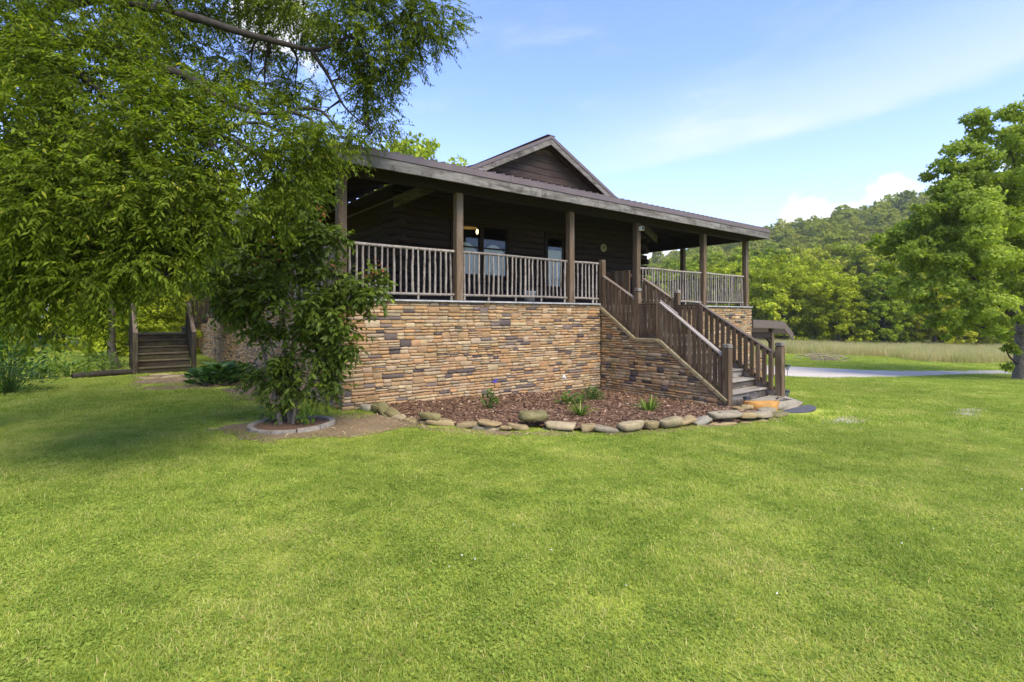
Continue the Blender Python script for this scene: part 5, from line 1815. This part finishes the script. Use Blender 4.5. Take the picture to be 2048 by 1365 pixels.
rosette('day_lily', Wg(3.11, 2.66, .03), r_g, 60, .30, GBL, .07, .04, 'clump of grassy lily leaves near the edging stones', 'plant', tint=(1.25, 1.25, .7), up=1.0)
rosette('day_lily', Wg(4.64, 2.9, .03), r_g, 90, .28, GBL, .10, .04, 'clump of grassy lily leaves before the stair wall', 'plant', tint=(1.2, 1.25, .7), up=1.0)
for k, (s, tt, lab) in enumerate(((-1.05, -5.5, 'dark broad leaved hosta at the foot of the side wall'), (-.75, -6.3, 'broad leaved hosta behind the nearer one by the side wall'))):
    rosette('hosta', Wg(s, tt), r_g, 190, .26, BROAD, .62, .42, lab, 'plant', tint=(.55, .72, .8), up=.45)
rosette('edge_bush', (-10.6, 11.1, 0), r_g, 900, .12, OVATE, .75, 1.5, 'dark leafy bush at the left edge of the lawn', 'bush', tint=(.7, .85, .6), up=.8)
rosette('shoot_clump', Wg(-.92, 1.0, .03), r_g, 60, .10, OVATE, .12, .30, 'fresh green shoots at the foot of the tall shrub', 'plant', tint=(1.5, 1.5, .8), up=1.0)
for k, (s, tt, sp_, h_, tint, lab) in enumerate(((-4.0, -9.6, .5, .45, (1.2, 1.2, .8), 'low leafy plant beside the edging timber'), (-4.8, -9.2, .6, .4, (1.0, 1.0, .7), 'low plant with pale leaves left of the timber'),
                                                  (-5.6, -8.8, .7, .55, (.9, .95, .7), 'knee high plant midway along the left bed'), (-6.6, -8.4, .7, .5, (1.3, 1.2, .8), 'light green plant toward the left bed end'),
                                                  (-4.4, -11.0, .8, .8, (1.5, 1.5, .6), 'bright yellow green plant behind the left bed'), (-6.0, -10.6, .8, .7, (1.1, 1.1, .6), 'taller green plant behind the left bed'),
                                                  (-3.3, -10.6, .6, .6, (1.0, 1.0, .7), 'green plant at the foot of the sapling'))):
    rosette('bed_plant', Wg(s, tt), r_g, 260, .15, OVATE, sp_, h_, lab, 'plant', tint=tint, up=.6)


# ---- loose chips and straw on the ground
def litter(name, n, lo, hi, ok, lw, r, mat, lift, label, cat):
    s, tt = r.uniform(lo[0], hi[0], n * 3), r.uniform(lo[1], hi[1], n * 3)
    k = ok(s, tt)
    s, tt = s[k][:n], tt[k][:n]
    x, y = W(s, tt)
    z = zg(x, y) + lift(s, tt)
    m_ = len(s)
    d = unit(np.stack([r.normal(size=m_), r.normal(size=m_), r.normal(size=m_) * .25], -1))
    M = frames(d, np.array([0, 0, 1.0]) + r.normal(size=(m_, 3)) * .35)
    tm = (np.array([(-.5, -.5 * lw, 0), (.5, -.5 * lw, .02), (.5, .5 * lw, 0), (-.5, .5 * lw, .03)]), np.array([(0, 1, 2), (0, 2, 3)]))
    V_, F_ = stamp(*tm, M, np.stack([x, y, z], -1), r.uniform(.02, .07, m_))
    add(name, mesh_np(name, V_, F_, mat, fattr=np.repeat(r.random(m_), 2)), kind='stuff', label=label, cat=cat)


r_x = np.random.default_rng(4)
litter('mulch_chips', 15000, (0.2, 0), (6.9, 4.6), lambda s, t_: inpoly(s, t_, BED), .35, r_x, CHIP, lambda s, t_: .034 + .05 * fbm(s * 2.3, t_ * 2.3), 'loose reddish brown mulch chips covering the bed', 'mulch')
litter('straw_litter', 9000, (-4, -9.4), (7, 5), lambda s, t_: (straw_mask(s, t_) < .08) & ~inpoly(s, t_, BED) & ~((s > 0) & (t_ < 0)), .12, r_x, STRAWM, lambda s, t_: .022 + 0 * s, 'dry straw and dead grass on the bare ground', 'straw')

# white clover heads in the lawn
n = 130
x, y = r_x.uniform(-9, 12, n * 4), r_x.uniform(3.0, 13, n * 4)
k = (np.abs(x) < y) & (fbm(x * .5 + 7, y * .5, 3) > .5)
x, y = x[k][:n], y[k][:n]
m_ = len(x)
V_, F_ = stamp(*BROAD, np.concatenate([rot_mats(m_, r_x) for _ in range(3)]), np.tile(np.stack([x, y, zg(x, y) + .038], -1), (3, 1)), r_x.uniform(.006, .012, m_ * 3))
add('clover_blossoms', mesh_np('clover_blossoms', V_, F_, WHITEP), kind='stuff', label='tiny white clover heads dotted over the lawn', cat='clover')

# ---- brush pile on the far lawn
r_k = np.random.default_rng(9)
bx, by = 19.3, 33.0
bp = thing('brush_pile', 'low pile of dead grey branches on the lawn before the field', 'brush pile', (bx, by, float(zg(bx, by))))
for k in range(46):
    a_, l_ = r_k.uniform(0, 6.28), r_k.uniform(.6, 1.9)
    c_ = np.array([r_k.normal(0, .7), r_k.normal(0, .4), r_k.uniform(.03, .4)])
    d = np.array([math.cos(a_), math.sin(a_) * .6, r_k.uniform(-.12, .45)]) * l_ * .5
    pts = [c_ - d, c_ + r_k.normal(0, .08, 3), c_ + d]
    pts = [np.array([q_[0], q_[1], max(.02, q_[2])]) for q_ in pts]
    add('branch', mesh_np('branch', *tube_arrays(smooth_path(pts, 6), np.linspace(.03, .008, len(smooth_path(pts, 6))), 5), BRUSH), bp)


# ---- scattered ground cover: points that carry small pieces
def scatter(name, P, rz, sc, pick, sources, label, cat, tilt=None):
    coll = bpy.data.collections.new(name + '_pieces')
    for i_, me in enumerate(sources):
        o = bpy.data.objects.new('%s_piece_%02d' % (name, i_), me)
        coll.objects.link(o)
    me = bpy.data.meshes.new(name)
    n = len(P)
    me.vertices.add(n)
    me.vertices.foreach_set('co', np.asarray(P, np.float32).ravel())
    rot = np.zeros((n, 3), np.float32)
    rot[:, 2] = rz
    if tilt is not None:
        rot[:, :2] = tilt
    a_ = me.attributes.new('rot', 'FLOAT_VECTOR', 'POINT')
    a_.data.foreach_set('vector', rot.ravel())
    scv = np.asarray(sc, np.float32)
    if scv.ndim == 1:
        scv = np.repeat(scv[:, None], 3, 1)
    a_ = me.attributes.new('scl', 'FLOAT_VECTOR', 'POINT')
    a_.data.foreach_set('vector', scv.ravel())
    a_ = me.attributes.new('pick', 'INT', 'POINT')
    a_.data.foreach_set('value', np.asarray(pick, np.int32))
    me.update()
    o = add(name, me, kind='stuff', label=label, cat=cat)
    ng = bpy.data.node_groups.new(name, 'GeometryNodeTree')
    ng.interface.new_socket('Geometry', in_out='INPUT', socket_type='NodeSocketGeometry')
    ng.interface.new_socket('Geometry', in_out='OUTPUT', socket_type='NodeSocketGeometry')
    gi, go = ng.nodes.new('NodeGroupInput'), ng.nodes.new('NodeGroupOutput')
    ci = ng.nodes.new('GeometryNodeCollectionInfo')
    ci.inputs['Collection'].default_value = coll
    ci.inputs['Separate Children'].default_value = True
    ci.inputs['Reset Children'].default_value = True
    ip = ng.nodes.new('GeometryNodeInstanceOnPoints')
    ip.inputs['Pick Instance'].default_value = True

    def named(nm, typ):
        q_ = ng.nodes.new('GeometryNodeInputNamedAttribute')
        q_.data_type = typ
        q_.inputs['Name'].default_value = nm
        return q_.outputs[0]
    L_ = ng.links
    L_.new(gi.outputs[0], ip.inputs['Points'])
    L_.new(ci.outputs[0], ip.inputs['Instance'])
    L_.new(named('pick', 'INT'), ip.inputs['Instance Index'])
    L_.new(named('rot', 'FLOAT_VECTOR'), ip.inputs['Rotation'])
    L_.new(named('scl', 'FLOAT_VECTOR'), ip.inputs['Scale'])
    L_.new(ip.outputs[0], go.inputs[0])
    md = o.modifiers.new('scatter', 'NODES')
    md.node_group = ng
    return o


def blade_patch(r, n, rad, h0, h1, wd, clover=0, lean=.5, mat=GRASS, seeds=0):
    k = np.sqrt(r.random(n)) * rad
    a_ = r.uniform(0, 6.283, n)
    base = np.stack([k * np.cos(a_), k * np.sin(a_), np.full(n, -.006)], -1)
    h = r.uniform(h0, h1, n)
    b_ = r.uniform(0, 6.283, n)
    ln = np.abs(r.normal(0, lean, n)) * h
    dr_ = np.stack([np.cos(b_), np.sin(b_), 0 * b_], -1)
    sd = np.stack([-np.sin(b_), np.cos(b_), 0 * b_], -1) if False else unit(np.stack([np.cos(b_ + r.uniform(.8, 2.3, n)), np.sin(b_ + r.uniform(.8, 2.3, n)), 0 * b_], -1))
    w2 = (wd * r.uniform(.7, 1.3, n) / 2)[:, None]
    up = np.array([0, 0, 1.0])
    m1 = base + dr_ * (ln * .35)[:, None] + up * (h * .6)[:, None]
    tp = base + dr_ * ln[:, None] + up * (h * (1 - .25 * np.clip(ln / h, 0, 1)))[:, None]
    V_ = np.stack([base - sd * w2, base + sd * w2, m1 + sd * w2 * .8, m1 - sd * w2 * .8, tp], 1).reshape(-1, 3)
    T_ = np.array([(0, 1, 2), (0, 2, 3), (3, 2, 4)])[None]
    F_ = ((np.arange(n) * 5)[:, None, None] + T_).reshape(-1, 3)
    rn = np.repeat(r.random(n), 3)
    if clover:
        p_ = np.stack([r.uniform(-rad, rad, clover) * .7, r.uniform(-rad, rad, clover) * .7, r.uniform(.01, h1 * .7, clover)], -1)
        nr = unit(np.array([0, 0, 1.0]) + r.normal(size=(clover, 3)) * .35)
        M = frames(unit(np.cross(nr, r.normal(size=(clover, 3)))), nr)
        V2, F2 = stamp(*CARD, M, p_, r.uniform(.012, .024, clover))
        F_ = np.concatenate([F_, F2 + len(V_)])
        V_ = np.concatenate([V_, V2])
        rn = np.concatenate([rn, np.repeat(r.uniform(.0, .5, clover), 2)])
    return mesh_np('blade_patch', V_, F_, mat, fattr=rn)


r_v = np.random.default_rng(2)
NEARP = [blade_patch(r_v, nb, .30, .02, hh, .0046, cl, 1.0) for nb, hh, cl in ((760, .042, 0), (680, .040, 90), (720, .050, 40), (520, .034, 220), (760, .056, 0), (420, .032, 340))]


def weed(r, n, leaf):
    a_ = r.uniform(0, 6.283, n)
    e_ = r.uniform(.05, .7, n)
    d = np.stack([np.cos(a_) * np.cos(e_), np.sin(a_) * np.cos(e_), np.sin(e_)], -1)
    p_ = np.stack([np.cos(a_) * .01, np.sin(a_) * .01, np.full(n, .006)], -1)
    V_, F_ = stamp(*OVATE, frames(d, np.array([0, 0, 1.0]) + r.normal(size=(n, 3)) * .25), p_, leaf * r.uniform(.6, 1.2, n))
    return mesh_np('weed', V_, F_, GRASS, fattr=np.repeat(r.uniform(0, .35, n), 4))


def dry(r, n):
    me = blade_patch(r, n, .22, .02, .05, .0045, 0, 1.4)
    me.attributes['rnd'].data.foreach_set('value', np.repeat(r.uniform(.7, 1.0, n), 3).astype(np.float32))
    return me


NEARP += [dry(r_v, 260), weed(r_v, 12, .06), weed(r_v, 9, .045)]
MIDP = [blade_patch(r_v, 420, .42, .03, .07, .009, cl, .7) for cl in (0, 40, 80, 0)]
FARP = [blade_patch(r_v, 320, .8, .04, .08, .018, 0, .6) for _ in range(3)]


def lawn_ok(x, y):
    s, tt = wst(x, y)
    bad = inpoly(s, tt, BED) | ((s > -.12) & (s < 13.9) & (tt < .06) & (tt > -24)) | ((s > 6.4) & (s < 8.35) & (tt < 3.5) & (tt > -1)) | ((s > 6.6) & (s < 8.5) & (tt < 4.25) & (tt > 3.3)) | (np.hypot((s - 7.75) / 1.0, (tt - 4.25) / .6) < 1)
    bad |= inpoly(x, y, DRIVE_POLY) | (np.hypot(s + 1.03, (tt - .75) / .95) < .66) | ((s > -2.75) & (s < 0) & (tt < -9) & (tt > -13)) | ((s > 13.7) & (s < 17) & (tt < -1) & (tt > -8))
    bad |= (s < -2.6) & (s > -8.5) & (tt < -8.6 + .1 * (s + 2.6)) & (tt > -12)
    thin_ = np.clip(straw_mask(s, tt) * 2.2 + .12, 0, 1)
    thin_ = np.minimum(thin_, np.clip(gravel_mask(s, tt) * 1.5 + .45, 0, 1))
    return ~bad & (r_v.random(np.shape(x)) < np.maximum(thin_, .04))


def jitter_grid(x0, x1, y0, y1, st):
    X, Y = np.meshgrid(np.arange(x0, x1, st), np.arange(y0, y1, st))
    return X.ravel() + r_v.uniform(-.5, .5, X.size) * st, Y.ravel() + r_v.uniform(-.5, .5, X.size) * st


def lawn_points(st, y0, y1, margin=1.0, cond=None):
    x, y = jitter_grid(-1.05 * y1 - margin, 1.05 * y1 + margin, y0, y1, st)
    k = (np.abs(x) < 1.02 * y + margin) & lawn_ok(x, y)
    if cond is not None:
        k &= cond(x, y)
    return x[k], y[k]


x, y = lawn_points(.19, 1.6, 9.0)
n = len(x)
scatter('lawn_grass', np.stack([x, y, zg(x, y)], -1), r_v.uniform(0, 6.28, n), np.stack([np.ones(n), np.ones(n), r_v.uniform(.7, 1.15, n) * (.45 + 1.1 * fbm(x * .9, y * .9, 3))], -1), r_v.choice(9, n, p=[.17, .16, .15, .15, .13, .13, .05, .03, .03]), NEARP,
        'short green grass of the near lawn', 'grass')
x, y = lawn_points(.30, 9.0, 24.0)
n = len(x)
scatter('far_lawn_grass', np.stack([x, y, zg(x, y)], -1), r_v.uniform(0, 6.28, n), np.stack([np.ones(n), np.ones(n), r_v.uniform(.7, 1.2, n)], -1), r_v.integers(0, 4, n), MIDP,
        'short green grass of the lawn near the house and trees', 'grass')
FIELD = [(14, 46), (20, 41.5), (22.1, 41.3), (25.9, 40.1), (28.1, 39.8), (27.4, 36.5), (26.6, 34), (28.9, 33.4), (33.4, 34.6), (60, 42), (75, 52), (75, 66), (14, 66)]
x, y = lawn_points(.62, 24.0, 44.0, 1.0, lambda x_, y_: (x_ > 6) & ~inpoly(x_, y_, FIELD))
n = len(x)
scatter('meadow_lawn_grass', np.stack([x, y, zg(x, y)], -1), r_v.uniform(0, 6.28, n), np.ones(n), r_v.integers(0, 3, n), FARP, 'mown grass strip beyond the driveway', 'grass')
TALL = [blade_patch(r_v, 130, .5, .35, .95, .014, 0, .28, FIELDG) for _ in range(5)]
x, y = jitter_grid(12, 76, 33, 66, .55)
k = inpoly(x, y, FIELD) & (np.abs(x) < 1.03 * y)
x, y = x[k], y[k]
n = len(x)
scatter('tall_field_grass', np.stack([x, y, zg(x, y)], -1), r_v.uniform(0, 6.28, n), np.stack([np.ones(n), np.ones(n), r_v.uniform(.6, 1.15, n)], -1), r_v.integers(0, 5, n), TALL, 'tall straw coloured grass of the unmown field', 'grass')
# forest on the hill
FOR = [tree_meshes(300 + k, 9, w_, 20, 110, .6, .12, LEAF_HILL)[0] for k, w_ in enumerate((7.5, 6.0, 8.5, 7.0, 5.0))]
x, y = jitter_grid(-60, 330, 82, 300, 5.0)
k = (x > 0.12 * y) & (x < 1.2 * y)
x, y = x[k], y[k]
n = len(x)
sc = np.clip(r_v.normal(.95, .24, n), .5, 1.6)
sc = np.stack([sc * r_v.uniform(.8, 1.25, n), sc * r_v.uniform(.8, 1.2, n), sc], -1)
scatter('hill_forest', np.stack([x, y, hill_z(x, y) - .3], -1), r_v.uniform(0, 6.28, n), sc, r_v.integers(0, 5, n), FOR, 'dense broadleaf forest covering the hill', 'forest')

# ================================================================ AIR
hm, ht = newmat('haze')
pv_ = ht.n('ShaderNodeVolumePrincipled', i={'Color': (0.93, 0.95, 0.96, 1), 'Density': 0.0003, 'Anisotropy': 0.1})
ht.link(pv_.outputs[0], ht.n('ShaderNodeOutputMaterial').inputs['Volume'])
hx0, hx1, hy0, hy1, hz0, hz1 = -2800, 2800, -2800, 2800, -6, 75
add('haze', mesh_py('haze', [(x_, y_, z_) for z_ in (hz0, hz1) for x_, y_ in ((hx0, hy0), (hx1, hy0), (hx1, hy1), (hx0, hy1))],
                     [(3, 2, 1, 0), (4, 5, 6, 7), (0, 1, 5, 4), (1, 2, 6, 5), (2, 3, 7, 6), (3, 0, 4, 7)], hm), kind='stuff', label='thin pale summer haze in the air', cat='haze')
